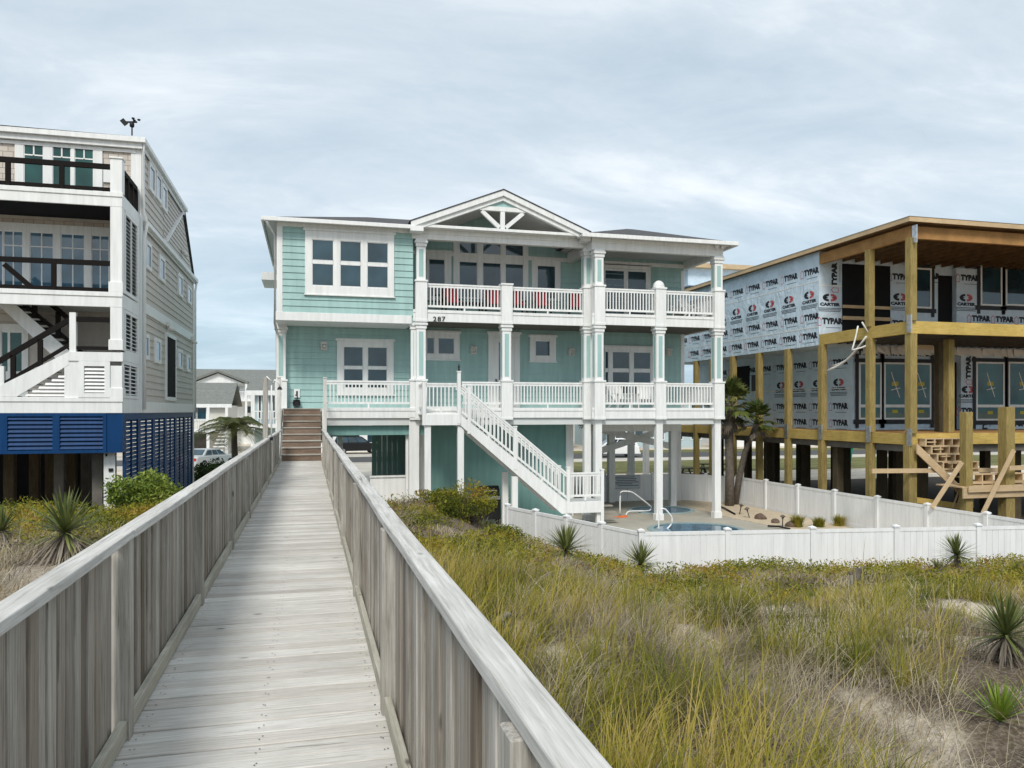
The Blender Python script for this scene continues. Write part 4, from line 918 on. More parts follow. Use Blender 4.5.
for u, y, mt in ((98.5, LD+1, M_joist), (60, 27, M_joist), (35, 29, M_pile), (72, 30, M_pile), (10, 27, M_pile), (86, 31, M_joist), (90, 36, M_joist), (50, 34, M_pile), (-20, 28, M_pile)):
    x = ax(u, y); MB().box(x-.14, x+.14, y-.14, y+.14, .2, 4.2).build('pile', mt, G)
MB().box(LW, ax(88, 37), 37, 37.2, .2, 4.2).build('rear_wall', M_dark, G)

# small things on the left house
wx, wy = ax(132, LY-.3), LY-.3
ws = thing('weather_station', 'small dark weather instrument with cups on a short mast at roof corner', 'weather station', (wx, wy, ztop+0.063))
MB().tube([(wx, wy, ztop+0.063), (wx, wy, ztop+0.488)], .022, 8).build('mast', M_black, ws); MB().lathe([(.05, 0), (.07, .03), (.07, .12), (.04, .15)], (wx, wy, ztop+0.322), 12).build('sensor_body', M_black, ws, smooth=True)
m = MB(); m.bar((wx-.18, wy, ztop+0.466), (wx+.15, wy, ztop+0.495), .03, .05).bar((wx-.3, wy, ztop+0.538), (wx-.16, wy, ztop+0.380), .02, .14); m.build('wind_vane', M_black, ws)
m = MB()
for k in range(3): m.lathe([(.0, -.03), (.04, -.02), (.05, .02)], (wx+.1+.1*math.cos(k*2.1), wy+.1*math.sin(k*2.1), ztop+0.567), 8)
m.split('anemometer_cup', M_black, ws)

# ================================================================ HOUSE UNDER CONSTRUCTION
C = thing('unfinished_house', 'unfinished house wrapped in pale printed sheeting on yellow timber posts', 'house', (24, 30, 0))
CX = 20.0; CY = 22.5; CW = 27.45; CXL = 21.6; CB = 41.0; CR = 36.0
F1, F1b, F2, F2b, RB, RE = 3.52, 3.13, 7.40, 6.97, 10.25, 10.92
MB().box(CX, CR, CW, CB, F2b, RE-.12).build('upper_storey', M_wrap, C)
MB().box(CXL, CR, CW+.03, CB-.5, F1, F2b-.003).build('lower_storey', M_wrap, C)
MB().box(CX+.15, CR, CY+.15, CB, F1b-.25, F1b-.02).build('floor_joists', M_joist, C)
MB().box(CX+.1, CR, CY+.1, CB, F1-.035, F1-.001).build('subfloor', M_ply, C)
MB().box(CX+.1, CR, CY+.1, CW-.005, F2-.035, F2-.001).build('subfloor', M_ply, C)
def beams(z0, z1, yend, t=.11):
    MB().box(CX, CR, CY, CY+t, z0, z1).build('rim_beam', M_ptx, C, bevel=.006); MB().box(CX, CX+t, CY+t+.002, yend, z0, z1).build('rim_beam', M_pty, C, bevel=.006)
beams(F1b, F1, CB); beams(F2b, F2, CW-.002)
m = MB(); k = CX+.5
while k < CR: m.box(k-.02, k+.02, CY+.12, CW-.01, F2b+.06, F2-.04); k += .41
m.build('floor_joists', M_joist, C)
MB().box(CX+.02, CR, CY+.02, CY+.17, RB, RB+.42).build('roof_beam', M_ply, C); MB().box(CX+.02, CX+.17, CY+.172, CW-.002, RB, RB+.42).build('roof_beam', M_ply, C)
m = MB(); k = CX+.5
while k < CR: m.box(k-.02, k+.02, CY+.18, CW-.01, RB+.14, RB+.42); k += .61
m.build('ceiling_joists', M_brownjoist, C)
# roof: fascia board, sheathing, underlay
m = MB(); m.box(CX-.28, CR, CY-.28, CY-.24, RE-.17, RE).box(CX-.28, CX-.24, CY-.238, CB+.2, RE-.17, RE); m.build('fascia_board', M_pine, C)
MB().box(CX-.238, CR, CY-.238, CB, RE-.16, RE-.13).build('soffit_sheathing', M_brownjoist, C)
t = 5.5; s = .17
MB().add([(CX-.3, CY-.3, RE+.002), (CR, CY-.3, RE+.002), (CR, CB, RE+.002), (CX-.3, CB, RE+.002), (CX-.3+t, CY-.3+t, RE+t*s), (CR, CY-.3+t, RE+t*s), (CR, CB, RE+t*s), (CX-.3+t, CB, RE+t*s)], [(0, 1, 5, 4), (4, 5, 6, 7), (0, 4, 7, 3)]).build('roof_sheathing', M_roofwrap, C)
MB().box(ax(688, 38.5), 26, 38.5, 44, RE+.2, az(269, 720, 38.5)-.03).build('rear_wing', M_wrap, C); MB().box(ax(688, 38.5)-.4, 26.4, 38.1, 44.4, az(269, 720, 38.3), az(264.5, 720, 38.3)).build('rear_wing_fascia', M_pine, C)
# posts
def cpost(x, y, z0, z1, w_=.25, mat=None):
    MB().box(x-w_/2, x+w_/2, y-w_/2, y+w_/2, z0, z1).build('post', mat or M_ptz, C, bevel=.01)
for u in (870, 822, 788, 759, 733, 712, 696): cpost(CX+.02 if u != 870 else CX+.02, ay(u, CX), 0, F1b-.001 if u == 870 else F2b-.003)
cpost(CX+.02, ay(870, CX), F1+.001, F2b-.001); cpost(CX+.03, ay(869, CX), F2+.001, RB-.001)
cpost(CX+.02, CY+.03, 0, F1b-.001, .31); cpost(CX+.06, CY+.03, F1+.001, F2b-.001, .28); cpost(CX+.06, CY+.03, F2+.001, RB-.001, .27)
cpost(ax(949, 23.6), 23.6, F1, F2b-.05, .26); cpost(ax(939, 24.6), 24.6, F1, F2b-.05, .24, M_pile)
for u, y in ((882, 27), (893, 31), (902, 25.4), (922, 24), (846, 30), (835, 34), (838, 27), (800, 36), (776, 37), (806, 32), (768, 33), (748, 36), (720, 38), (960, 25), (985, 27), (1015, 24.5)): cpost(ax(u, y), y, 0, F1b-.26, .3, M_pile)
MB().box(ax(985, CY-1), ax(985, CY-1)+.1, CY-1, CY-.9, 0, .1).build('post_block', M_ptz, C)
for x, y, z in ((CX-.13, CY-.03, 7.0), (CX-.13, CY-.03, 3.1), (CX+.0, CY-.13, RB-.2), (CX-.135, ay(870, CX), 3.15), (CX-.135, ay(822, CX), 3.15), (CX-.135, ay(788, CX), 3.15)): MB().box(x, x+.06, y-.14, y+.05, z, z+.6).build('metal_strap', M_steel, C)
# windows of the unfinished house: white frame, black tape border
def cwin(u0, u1, v0, v1, Y, split=None, gm=M_glasstea, sticker=True):
    x0, x1 = ax(u0, Y), ax(u1, Y); um = (u0+u1)/2; z1, z0 = az(v0, um, Y), az(v1, um, Y); t = .075
    MB().box(x0-.2, x1+.2, Y-.022, Y-.012, z1, z1+.16).box(x0-.16, x0, Y-.023, Y-.012, z0-.35, z1+.35).box(x1, x1+.16, Y-.023, Y-.012, z0-.35, z1+.35).box(x0-.25, x1+.25, Y-.0235, Y-.012, z0-.18, z0).build('flashing_tape', M_tape, C)
    m = MB(); m.box(x0, x0+t, Y-.05, Y+.01, z0, z1).box(x1-t, x1, Y-.05, Y+.01, z0, z1).box(x0+t, x1-t, Y-.05, Y+.01, z0, z0+t).box(x0+t, x1-t, Y-.05, Y+.01, z1-t, z1)
    zs = None
    if split: zs = az(split, um, Y); m.box(x0+t, x1-t, Y-.045, Y+.01, zs-.06, zs+.06)
    f = m.build('window', M_white, C, bevel=.005); MB().box(x0+t, x1-t, Y-.03, Y+.01, z0+t, z1-t).build('pane', gm, f)
    if sticker:
        zc_ = z0 + (z1-z0)*.62; xm = (x0+x1)/2
        MB().box(xm-.16, xm+.16, Y-.0325, Y-.0305, zc_-.07, zc_+.1).box(xm-.14, xm+.14, Y-.0325, Y-.0305, z0+t+.2, z0+t+.33).build('sticker', M_yellow, f)
        d = random.choice((-1, 1)); MB().bar((xm-.22*d, Y-.036, zc_-.55), (xm+.2*d, Y-.036, zc_+.5), .012, .04).bar((xm-.2, Y-.037, zc_-.25), (xm+.25, Y-.037, zc_-.15), .012, .03).build('tape_cross', M_strap, f)
CW2 = 27.2     # the bay at the right stands a little forward
MB().box(ax(961, CW2), CR, CW2, CW+.02, F1, F2b-.003).build('lower_bay', M_wrap, C); MB().box(ax(956.5, CW2), CR, CW2, CW-.01, F2, RB+.1).build('upper_bay', M_wrap, C)
for a in ((858.5, 881, 362.5, 419.5, CW, 406), (883.5, 905.5, 362.5, 419.5, CW, 406), (911, 930.5, 363, 419.5, CW, 406), (975.5, 1003.8, 362, 420.5, CW2, 406), (1007.8, 1036, 362, 420.5, CW2, 406)): cwin(*a)
for a in ((912, 931, 268, 308.5, CW), (980, 1001.5, 264, 306, CW2), (1005, 1027, 264, 306, CW2), (1031, 1053, 264, 306, CW2)): cwin(*a, gm=M_glass, sticker=False)
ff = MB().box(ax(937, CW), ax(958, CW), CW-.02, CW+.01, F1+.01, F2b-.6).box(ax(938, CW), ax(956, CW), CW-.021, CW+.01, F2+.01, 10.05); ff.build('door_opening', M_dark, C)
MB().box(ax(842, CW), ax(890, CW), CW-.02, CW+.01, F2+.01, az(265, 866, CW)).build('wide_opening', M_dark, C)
MB().box(ax(842, CW), ax(890, CW), CW-.09, CW-.03, az(309, 866, CW), az(306, 866, CW)).box(ax(842, CW), ax(890, CW), CW-.09, CW-.03, az(320.5, 866, CW), az(317, 866, CW)).build('safety_rail', M_pine, C)
MB().box(ax(904, 24.5), ax(932, 24.5), 24.45, 24.55, 6.62, 6.78).build('loose_batten', M_pine, C)
for y, z, hh in ((36, 5.2, 1.4), (38.2, 3.9, 1.6)): MB().box(CXL-.02, CXL+.1, y-.8, y+.8, z, z+hh).build('side_opening', M_dark, C)
y0 = ay(755, CXL); MB().box(CXL-.05, CXL+.1, y0-.25, y0+.25, 5.3, 6.1).build('side_window', M_tape, C)
# printed wrap: rows of the wrap name with a red house outline, and a split oval badge over a wide word
T_name = text_geo('TYPAR', .31, .024); T_co = text_geo('CARTER', .165, .012)
class Print:
    def __init__(s, O, U): s.O, s.U = Vector(O), Vector(U); s.blk, s.gry, s.red = MB(), MB(), MB()
    def at(s, a, z): return s.O + s.U*a + Vector((0, 0, z-s.O.z))
    def rect(s, mb, c, u0, u1, v0, v1): V = Vector((0, 0, 1)); mb.add([c+s.U*u0+V*v0, c+s.U*u1+V*v0, c+s.U*u1+V*v1, c+s.U*u0+V*v1], [(0, 1, 2, 3)])
    def name(s, a, z, turned=False):
        c, U, V = s.at(a, z), s.U, Vector((0, 0, 1))
        if turned: U, V = Vector((0, 0, 1)), -s.U
        stamp(s.blk, T_name, c+U*.1, U, V)
        R_ = lambda mb, u0, u1, v0, v1: mb.add([c+U*u0+V*v0, c+U*u1+V*v0, c+U*u1+V*v1, c+U*u0+V*v1], [(0, 1, 2, 3)])
        R_(s.gry, -.2, .5, -.27, -.245)
        for q in ((-.62, -.42, -.19, -.165), (-.62, -.6, -.165, .05), (-.44, -.42, -.165, .05)): R_(s.red, *q)
        s.red.add([c+U*-.65+V*.05, c+U*-.52+V*.17, c+U*-.39+V*.05, c+U*-.43+V*.05, c+U*-.52+V*.135, c+U*-.61+V*.05], [(0, 5, 4, 1), (1, 4, 3, 2)])
    def badge(s, a, z):
        c, U, V = s.at(a, z), s.U, Vector((0, 0, 1)); stamp(s.blk, ([(p[0]*1.5, p[1], 0) for p in T_co[0]], T_co[1]), c+V*-.12, U, V)
        for k in range(3): s.rect(s.gry, c, -.56+.03*k, .56-.03*k, -.285-.06*k, -.25-.06*k)
        for s_, mb in ((-1, s.blk), (1, s.red)):                 # half ovals left open in the middle
            out = [(.04+.30*math.sin(t), .16+.16*math.cos(t)) for t in np.linspace(0, math.pi, 9)]; inn = [(.04+.15*math.sin(t), .16+.065*math.cos(t)) for t in np.linspace(0, math.pi, 9)]
            for k in range(8):
                q = [out[k], out[k+1], inn[k+1], inn[k]]; mb.add([c+U*(s_*p)+V*r_ for p, r_ in q], [(0, 1, 2, 3)])
            s.rect(mb, c, s_*.10, s_*.24, .13, .19)
    def done(s):
        for mb, mt, nm in ((s.blk, M_ink, 'wrap_lettering'), (s.gry, M_inkgrey, 'wrap_small_print'), (s.red, M_inkred, 'wrap_emblem')):
            if mb.f: mb.build(nm, mt, C)
pr = Print((CX-.004, CB, 8), (0, -1, 0))                   # long side wall of the upper storey
for k in range(9):
    a = CB - (28.05 + 1.42*k)
    if a < .8: break
    pr.name(a-.0, 10.02); pr.badge(a-.05, 8.93); pr.name(a+.0, 8.16)
    if k < 8: pr.name(a-.1, 7.38)
pr.done()
pr = Print((CXL-.004, CB-.5, 5), (0, -1, 0))
for k in range(8):
    a = CB-.5 - (28.35 + 1.38*k)
    if a < 1: break
    for z, f in ((6.35, pr.name), (5.35, pr.badge), (4.5, pr.name), (3.8, pr.name)):
        if z > 6.2 or k < 4: f(a, z)
pr.done()
pr = Print((CX, CW-.006, 8), (1, 0, 0)); u_ = lambda u: ax(u, CW)-CX
pr.name(.72, 9.75, True); pr.badge(.50, 8.75); pr.name(.52, 7.95); pr.name(u_(900), 9.9); pr.badge(u_(900), 8.9); pr.name(u_(900), 7.95); pr.name(u_(924), 7.72); pr.name(u_(934)-.3, 10.0); pr.done()
pr = Print((ax(956.5, CW2), CW2-.006, 8), (1, 0, 0)); u_ = lambda u: ax(u, CW2)-ax(956.5, CW2)
pr.name(u_(968), 9.95); pr.badge(u_(966), 8.95); 
for k in range(5): pr.name(u_(979)+k*1.25, 8.24)
pr.name(u_(991), 10.22); pr.done()
pr = Print((CXL, CW+.03-.006, 5), (1, 0, 0)); u_ = lambda u: ax(u, CW)-CXL
pr.name(u_(866), 6.72); pr.name(u_(893), 6.72); pr.name(u_(920), 6.72); pr.badge(u_(934)-.0, 5.1); pr.name(u_(934), 4.35); pr.done()
pr = Print((ax(961, CW2), CW2-.006, 5), (1, 0, 0)); u_ = lambda u: ax(u, CW2)-ax(961, CW2)
pr.name(u_(968.5), 6.05, True); pr.badge(u_(968)-.0, 5.05); pr.name(u_(968.5), 4.3); pr.name(u_(985), 3.82, True); pr.name(u_(1012), 3.75); pr.done()
def seam(O, U, a0, a1, z, h_=.06):
    O, U = Vector(O), Vector(U); a, b_ = O+U*a0, O+U*a1; a.z = b_.z = z; MB().bar(a, b_, .006, h_).build('wrap_seam_tape', M_strap, C)
for z in (9.58, 7.72): seam((CX-.004, CB, 8), (0, -1, 0), 0, CB-CW, z, .035)
seam((CXL-.004, CB-.5, 5), (0, -1, 0), 0, CB-CW-.6, 5.25, .035); seam((ax(961, CW2), CW2-.004, 5), (1, 0, 0), 0, 9, 3.95, .05); seam((CX, CW-.004, 8), (1, 0, 0), 0, ax(842, CW)-CX, 9.4, .05)
m = MB()                                                 # loose flap of sheeting under the floor
for k in range(26):
    x = CXL+.2+k*.33; z = F2b-.12-random.uniform(0, .12); m.add([(x, CW2-.06-random.uniform(0, .08), F2b-.01), (x+.34, CW2-.06, F2b-.01), (x+.34, CW2-.1-random.uniform(0, .1), z-.18), (x, CW2-.05-random.uniform(0, .1), z-.12)], [(0, 1, 2, 3)])
m.build('loose_sheeting', M_strap, C)
# site stairs: stringers, open boxes of blocking, newels and landing
Q = thing('site_stairs', 'raw yellow timber stairs being framed at the front of the unfinished house', 'stairs', (22, CY-.6, 1.5))
sx0 = ax(913, CY-.1); 
def stpt(k): return sx0 + .10 + k*.29, F1-.02-k*.245
YS0, YS1 = CY-1.35, CY-.05
for y in (YS1-.30,):
    p0, p1 = (sx0-.05, F1-.32), (sx0+2.3, F1-.32-1.95)
    MB().prism([(p0[0], y, p0[1]), (p1[0], y, p1[1]), (p1[0], y, p1[1]-.32), (p0[0], y, p0[1]-.34)], (0, .05, 0)).build('stringer', M_pine, Q)
for k in range(1, 8):
    x, z = stpt(k); MB().box(x-.03, x+.33, CY-.36, CY-.02, z-.04, z).build('tread', M_pine, Q)
for row in range(4):                                     # four rows of blocking seen as open boxes
    z = F1-.16-row*.27; xo = sx0+.32+row*.24; n_ = 4
    m = MB(); m.box(xo-.05, xo+1.5, CY-.34, CY-.02, z-.27, z-.235).box(xo-.05, xo+1.5, CY-.34, CY-.02, z-.03, z)
    for j in range(n_+1): m.box(xo+j*.36-.02, xo+j*.36+.02, CY-.34, CY-.02, z-.234, z-.031)
    m.build('blocking', M_pine, Q)
    MB().box(xo-.03, xo+1.46, CY-.06, CY-.03, z-.23, z-.035).build('riser', M_ply, Q)
xn = ax(966, CY-1.3); MB().box(xn-.14, xn+.14, CY-1.45, CY-1.17, 0, az(412, 966, CY-1.3)).build('newel_post', M_ptz, Q, bevel=.01)
xn2 = ax(1006, CY-1.3); MB().box(xn2-.19, xn2+.17, CY-1.5, CY-1.15, 0, az(407, 1006, CY-1.3)).build('newel_post', M_ptz, Q, bevel=.01)
zl2 = az(497, 980, CY-1.3)
MB().box(ax(962, CY-1.5), ax(1060, CY-1.5), CY-1.56, CY-1.51, zl2, zl2+.33).box(ax(962, CY-1.5), ax(1060, CY-1.5), CY-1.5, CY-.4, zl2+.335, zl2+.375).build('landing_frame', M_pine, Q)
MB().box(ax(968, CY-1.6), ax(1060, CY-1.6), CY-1.64, CY-1.6, az(495, 1000, CY-1.6)+.12, az(490, 1000, CY-1.6)+.16).build('landing_board', M_pine, Q)
for r_ in range(2):
    z = zl2+.75-r_*.3; xo = ax(984, CY-1); m = MB(); m.box(xo-.6, xo+1.6, CY-1.1, CY-.8, z-.04, z).box(xo-.6, xo+1.6, CY-1.1, CY-.8, z-.3, z-.26)
    for j in range(6): m.box(xo-.6+j*.42, xo-.56+j*.42, CY-1.1, CY-.8, z-.259, z-.041)
    m.build('blocking', M_pine, Q)
def board(label, p, q, mat=M_pine, w_=.12, h_=.05, name='timber_brace'):
    o = MB().bar(p, q, w_, h_, up=(0, 1, 0)).build(name, mat); tag(o, label, 'board'); o.data.transform(Matrix.Translation(-Vector(p))); o.location = p; return o
yb = CY-1.75
board('slanting pale brace board leaning against the site stairs, left of the two braces', (ax(932, yb), yb, az(508, 932, yb)), (ax(962, yb), yb, az(462, 962, yb)), w_=.14, h_=.05)
board('longer slanting pale brace board leaning on the tall right newel of the site stairs', (ax(982, yb-.1), yb-.1, az(515, 982, yb-.1)), (ax(1014, yb-.1), yb-.1, az(450, 1014, yb-.1)), w_=.14, h_=.05)
board('long level board nailed across the posts below the unfinished porch', (ax(872, CY-.25), CY-.25, az(471, 872, CY-.25)), (ax(1008, CY-.25), CY-.25, az(470, 1008, CY-.25)), w_=.15, h_=.05, name='timber_rail')
board('short level pale board crossing the right edge above the landing', (ax(1009, yb), yb, az(468, 1009, yb)), (ax(1050, yb), yb, az(467, 1050, yb)), w_=.15, h_=.05, name='timber_rail')
board('low sloping board lying along the ground behind the white fence by the stairs', (ax(909, CY+.4), CY+.4, az(499, 909, CY+.4)), (ax(972, CY-.6), CY-.6, az(508, 972, CY-.6)), mat=M_ptx, w_=.2, h_=.05, name='timber_plank')
for s_, (u0, v0, u1, v1) in enumerate(((953, 507, 960, 487), (957, 508, 964, 480))): board(('thin dark scrap stick propped under the site stairs, the shorter one', 'thin dark scrap stick propped under the site stairs, the taller one')[s_], (ax(u0, CY-.4), CY-.4, az(v0, u0, CY-.4)), (ax(u1, CY-.4), CY-.4, az(v1, u1, CY-.4)), w_=.03, h_=.05, name='scrap_stick')
# white webbing hanging from the corner
hp = Vector((CX-.2, ay(870, CX)-.05, az(338, 870, 24.9)))
m = MB()
for (u, v) in ((826, 371), (829, 369), (832, 366)):
    q = Vector((ax(u, 27), 27, az(v, u, 27))); pts = [hp.lerp(q, t) + Vector((0, 0, -.25*math.sin(math.pi*t))) for t in np.linspace(0, 1, 9)]; m.tube(pts, .035, 6)
for (u, v, u2, v2) in ((858, 326, 852, 350), (852, 350, 876, 340), (862, 322, 874, 338), (876, 336, 884, 330)):
    a = Vector((ax(u, 24.6), 24.6, az(v, u, 24.6))); b_ = Vector((ax(u2, 24.6), 24.6, az(v2, u2, 24.6))); m.tube([a.lerp(b_, t) + Vector((0, 0, -.06*math.sin(math.pi*t))) for t in np.linspace(0, 1, 6)], .03, 6)
o = m.build('hanging_strap', M_strap, smooth=True); tag(o, 'white strap and torn sheeting dangling from the post of the unfinished porch', 'strap')

# ================================================================ WHITE FENCES
def fence(label, A, B, za, zb, n, end0=True, end1=True, zbase=None, name='vinyl_fence'):
    """A, B ground points; za, zb tops; n bays"""
    A, B = Vector((*A, 0)), Vector((*B, 0)); t_ = thing(name, label, 'fence', ((A.x+B.x)/2, (A.y+B.y)/2, 0), 'white vinyl fences round the pool'); U = (B-A).normalized(); Ln = (B-A).length; Nn = Vector((U.y, -U.x, 0))
    def pt(s, d, z): p = A+U*s+Nn*d; return (p.x, p.y, z)
    def obox(m, s0, s1, d0, d1, z0, z1, z0b=None, z1b=None):
        z0b = z0 if z0b is None else z0b; z1b = z1 if z1b is None else z1b
        m.add([pt(s0, d0, z0), pt(s1, d0, z0b), pt(s1, d1, z0b), pt(s0, d1, z0), pt(s0, d0, z1), pt(s1, d0, z1b), pt(s1, d1, z1b), pt(s0, d1, z1)], [(0, 3, 2, 1), (4, 5, 6, 7), (0, 1, 5, 4), (1, 2, 6, 5), (2, 3, 7, 6), (3, 0, 4, 7)])
    top = lambda s: za+(zb-za)*s/Ln
    for k in range(n+1):
        if (k == 0 and not end0) or (k == n and not end1): continue
        s = Ln*k/n; z = top(s); m = MB(); obox(m, s-.065, s+.065, -.065, .065, -.1, z+.02); obox(m, s-.085, s+.085, -.085, .085, z+.021, z+.06)
        p = [pt(s+a, b_, z+.061) for a, b_ in ((-.085, -.085), (.085, -.085), (.085, .085), (-.085, .085))] + [pt(s, 0, z+.10)]; m.add(p, [(0, 1, 4), (1, 2, 4), (2, 3, 4), (3, 0, 4)])
        m.build('fence_post', M_vinyl, t_)
        if k == n: break
    for k in range(n):
        s0, s1 = Ln*k/n+.066, Ln*(k+1)/n-.066; m = MB(); obox(m, s0, s1, -.03, .03, top(s0)-.09, top(s0), top(s1)-.09, top(s1)); obox(m, s0, s1, -.03, .03, .02, .16)
        nb = max(1, round((s1-s0)/.17)); w_ = (s1-s0)/nb
        for j in range(nb): a, b_ = s0+j*w_+.006, s0+(j+1)*w_-.006; obox(m, a, b_, -.018, .018, .161, top(a)-.091, .161, top(b_)-.091)
        obox(m, s0, s1, -.006, .006, .1, top(s0)-.03, .1, top(s1)-.03)
        m.build('fence_panel', M_vinyl, t_)
    return t_
FA, FB, FC, FD, FE = (6.17, 24.3), (8.25, 18.55), (19.45, 16.55), (19.2, 32.3), (16.9, 34.6)
fence('white vinyl fence running diagonally down from the house stairs through the grass', FA, FB, 1.25, 1.19, 4, True, False)
fence('white vinyl fence along the dune in front of the pool', FB, FC, 1.19, 1.24, 5)
fence('white vinyl fence along the side between pool and unfinished house', FC, FD, 1.24, 1.26, 7, False, True)
fence('white vinyl fence behind the palm at the back of the sand bed', FD, (ax(676, 34.5), 34.5), 1.26, 1.28, 2, False, False)
fence('white vinyl fence under the house behind the hot tub', (ax(676, 34.4), 34.4), (ax(604, 34.4), 34.4), 1.28, 1.28, 3, True, True)

# ================================================================ POOL THINGS
def pool(cx, cy, rx_, ry_, label, name, cat):
    t_ = thing(name, label, cat, (cx, cy, .04)); n = 40; m = MB()
    ring = lambda k, z: [(cx+k*rx_*math.cos(2*math.pi*j/n), cy+k*ry_*math.sin(2*math.pi*j/n), z) for j in range(n)]
    vs = ring(1.0, .042)+ring(1.16, .042)+ring(1.0, .075)+ring(1.14, .075)
    fs = []
    for j in range(n): j2 = (j+1) % n; fs += [(2*n+j, 3*n+j, 3*n+j2, 2*n+j2), (3*n+j, n+j, n+j2, 3*n+j2), (j, 2*n+j, 2*n+j2, j2)]
    m.add(vs, fs); m.build('coping', M_coping, t_); MB().add(ring(.999, .05), [tuple(range(n))]).build('water', M_water, t_)
    return t_
pool(ax(686, 26.2), 25.45, 1.5, 1.42, 'round edged blue swimming pool behind the front fence', 'swimming_pool', 'pool')
pool(ax(661, 30.8), 30.8, 1.25, 1.15, 'small round hot tub set in the paving under the house', 'hot_tub', 'hot tub')
hx, hy = ax(626, 29.6), 29.6
def handrail(label, pts):
    m = MB(); P = [Vector(p) for p in pts]; out = []
    for i in range(len(P)-1): out += [P[i].lerp(P[i+1], t) for t in (0, .12, .5, .88)]
    out.append(P[-1])
    for _ in range(2): out = [out[0]] + [(out[i-1]+out[i]*2+out[i+1])/4 for i in range(1, len(out)-1)] + [out[-1]]
    o = m.tube(out, .03, 10).build('pool_handrail', M_white, smooth=True); o.data.transform(Matrix.Translation(-Vector(pts[0]))); o.location = pts[0]; tag(o, label, 'handrail'); return o
def PX(u, v, Y): return (ax(u, Y), Y, az(v, u, Y))
handrail('bent white handrail at the left edge of the hot tub', [PX(620, 514, 29.6), PX(620, 491, 29.6), PX(632, 491.5, 29.8), PX(652, 507, 30.2), PX(650, 511, 30.2), PX(628, 511, 30.0), PX(625, 516.5, 29.8)])
handrail('bent white handrail rising at the edge of the swimming pool', [PX(658.5, 534, 26), PX(659, 509, 26), PX(665, 508.5, 26), PX(672, 517, 26), PX(672, 524, 26), PX(661, 535, 25.8)])
o = MB().bar(PX(604, 519, 28.9), PX(627, 516.5, 29.2), .16, .1).build('pool_float', M_orange, bevel=.03); tag(o, 'orange foam float lying on the paving beside the stair foot', 'pool float')
sg = thing('pool_sign', 'grey rectangular notice with lines of text hung on the fence behind the hot tub', 'sign', (ax(625, 34.2), 34.2, .9))
x0, x1 = ax(610.5, 34.28), ax(640, 34.28); z1, z0 = az(475.5, 625, 34.28), az(488.5, 625, 34.28)
MB().box(x0, x1, 34.26, 34.3, z0, z1).build('board', M_signgrey, sg); m = MB()
for j in range(6):
    z = z1-.07-j*.08; a = x0+random.uniform(.08, .4); m.box(a, x1-random.uniform(.06, .4), 34.252, 34.258, z-.016, z+.012)
m.build('text_lines', M_ink, sg)
MB().box(x0, x1, 34.25, 34.259, z1-.012, z1).box(x0, x1, 34.25, 34.259, z0, z0+.012).build('sign_edge', M_joist, sg)
# sand bed with lights and stones
M_sandbed = paint('sand_bed_sand', (.58, .49, .36), 1, .15, 6)
M_darkground = paint('dark_ground', (.075, .06, .045), 1, .35, 3)
struct('dark_ground', MB().prism([(19.5, 22, .006), (19.5, 42, .006), (40, 42, .006), (40, 18, .006), (19.9, 18, .006)], (0, 0, .03)), M_darkground)  # dark ground sheet under the unfinished house
struct('sand_bed', MB().prism([(16.4, 33.9, .01), (16.2, 28.8, .01), (16.7, 24, .01), (16.3, 17.9, .01), (19.2, 17.4, .01), (19.0, 31.8, .01), (18.0, 33.2, .01)], (0, 0, .045)), M_sandbed)
def path_light():
    t_ = thing('path_light', '', 'garden light', (0, 0, 0), 'dark path lights in the sand bed')
    MB().tube([(0, 0, 0), (0, 0, .34)], .018, 8).build('stake', M_black, t_, local=True); MB().lathe([(.03, .30), (.05, .36), (.10, .38), (.10, .40), (.02, .45)], (0, 0, 0), 12).build('lamp_cap', M_joist, t_, local=True)
    return t_
pl = path_light()
LB_ = [((739.5, 514.5), 'thin dark path light furthest left in the sand bed, beyond the brown rocks', 12), ((749.5, 518), 'leaning dark path light just left of the larger brown rock', -18), ((782.5, 527), 'upright dark path light between the small rock and the first grass tuft', 2)]
for i, ((u, v), lb, tilt) in enumerate(LB_):
    Y = (EYE-.05)*ry(u)/(v-411); o = pl if i == 0 else dup(pl, (0, 0, 0), 0, 1); o.location = (ax(u, Y), Y, .05); o['label'] = lb; o.rotation_euler = (0, R(tilt), 0)
def rock(u, v, r_, label, seed):
    Y = (EYE-.05)*ry(u)/(v-411); x = ax(u, Y); import bmesh; bm = bmesh.new(); bmesh.ops.create_icosphere(bm, subdivisions=3, radius=1); rs = random.Random(seed); ph = [(Vector((rs.uniform(-2, 2), rs.uniform(-2, 2), rs.uniform(-2, 2))), rs.uniform(0, 6)) for _ in range(6)]
    for v_ in bm.verts:
        k = 1 + .09*sum(math.sin(v_.co.dot(a)*1.6+p) for a, p in ph)/1.4; v_.co = Vector((v_.co.x*r_*1.25*k, v_.co.y*r_*k, max(-.25*r_, v_.co.z*r_*k*.95)))
    me = D.meshes.new('garden_rock'); bm.to_mesh(me); bm.free(); me.materials.append(M_rock); o = D.objects.new('garden_rock', me); COL.objects.link(o); o.location = (x, Y, .05+r_*.2); tag(o, label, 'rock', 'brown rocks in the sand bed'); me.polygons.foreach_set('use_smooth', [True]*len(me.polygons))
rock(760, 519, .20, 'larger brown rock in the sand bed by the leaning light', 3); rock(775.5, 523, .14, 'small brown rock in the sand bed, beside the upright light', 5); rock(792, 526.5, .2, 'brown rock half hidden by the biggest grass tuft of the bed', 8)
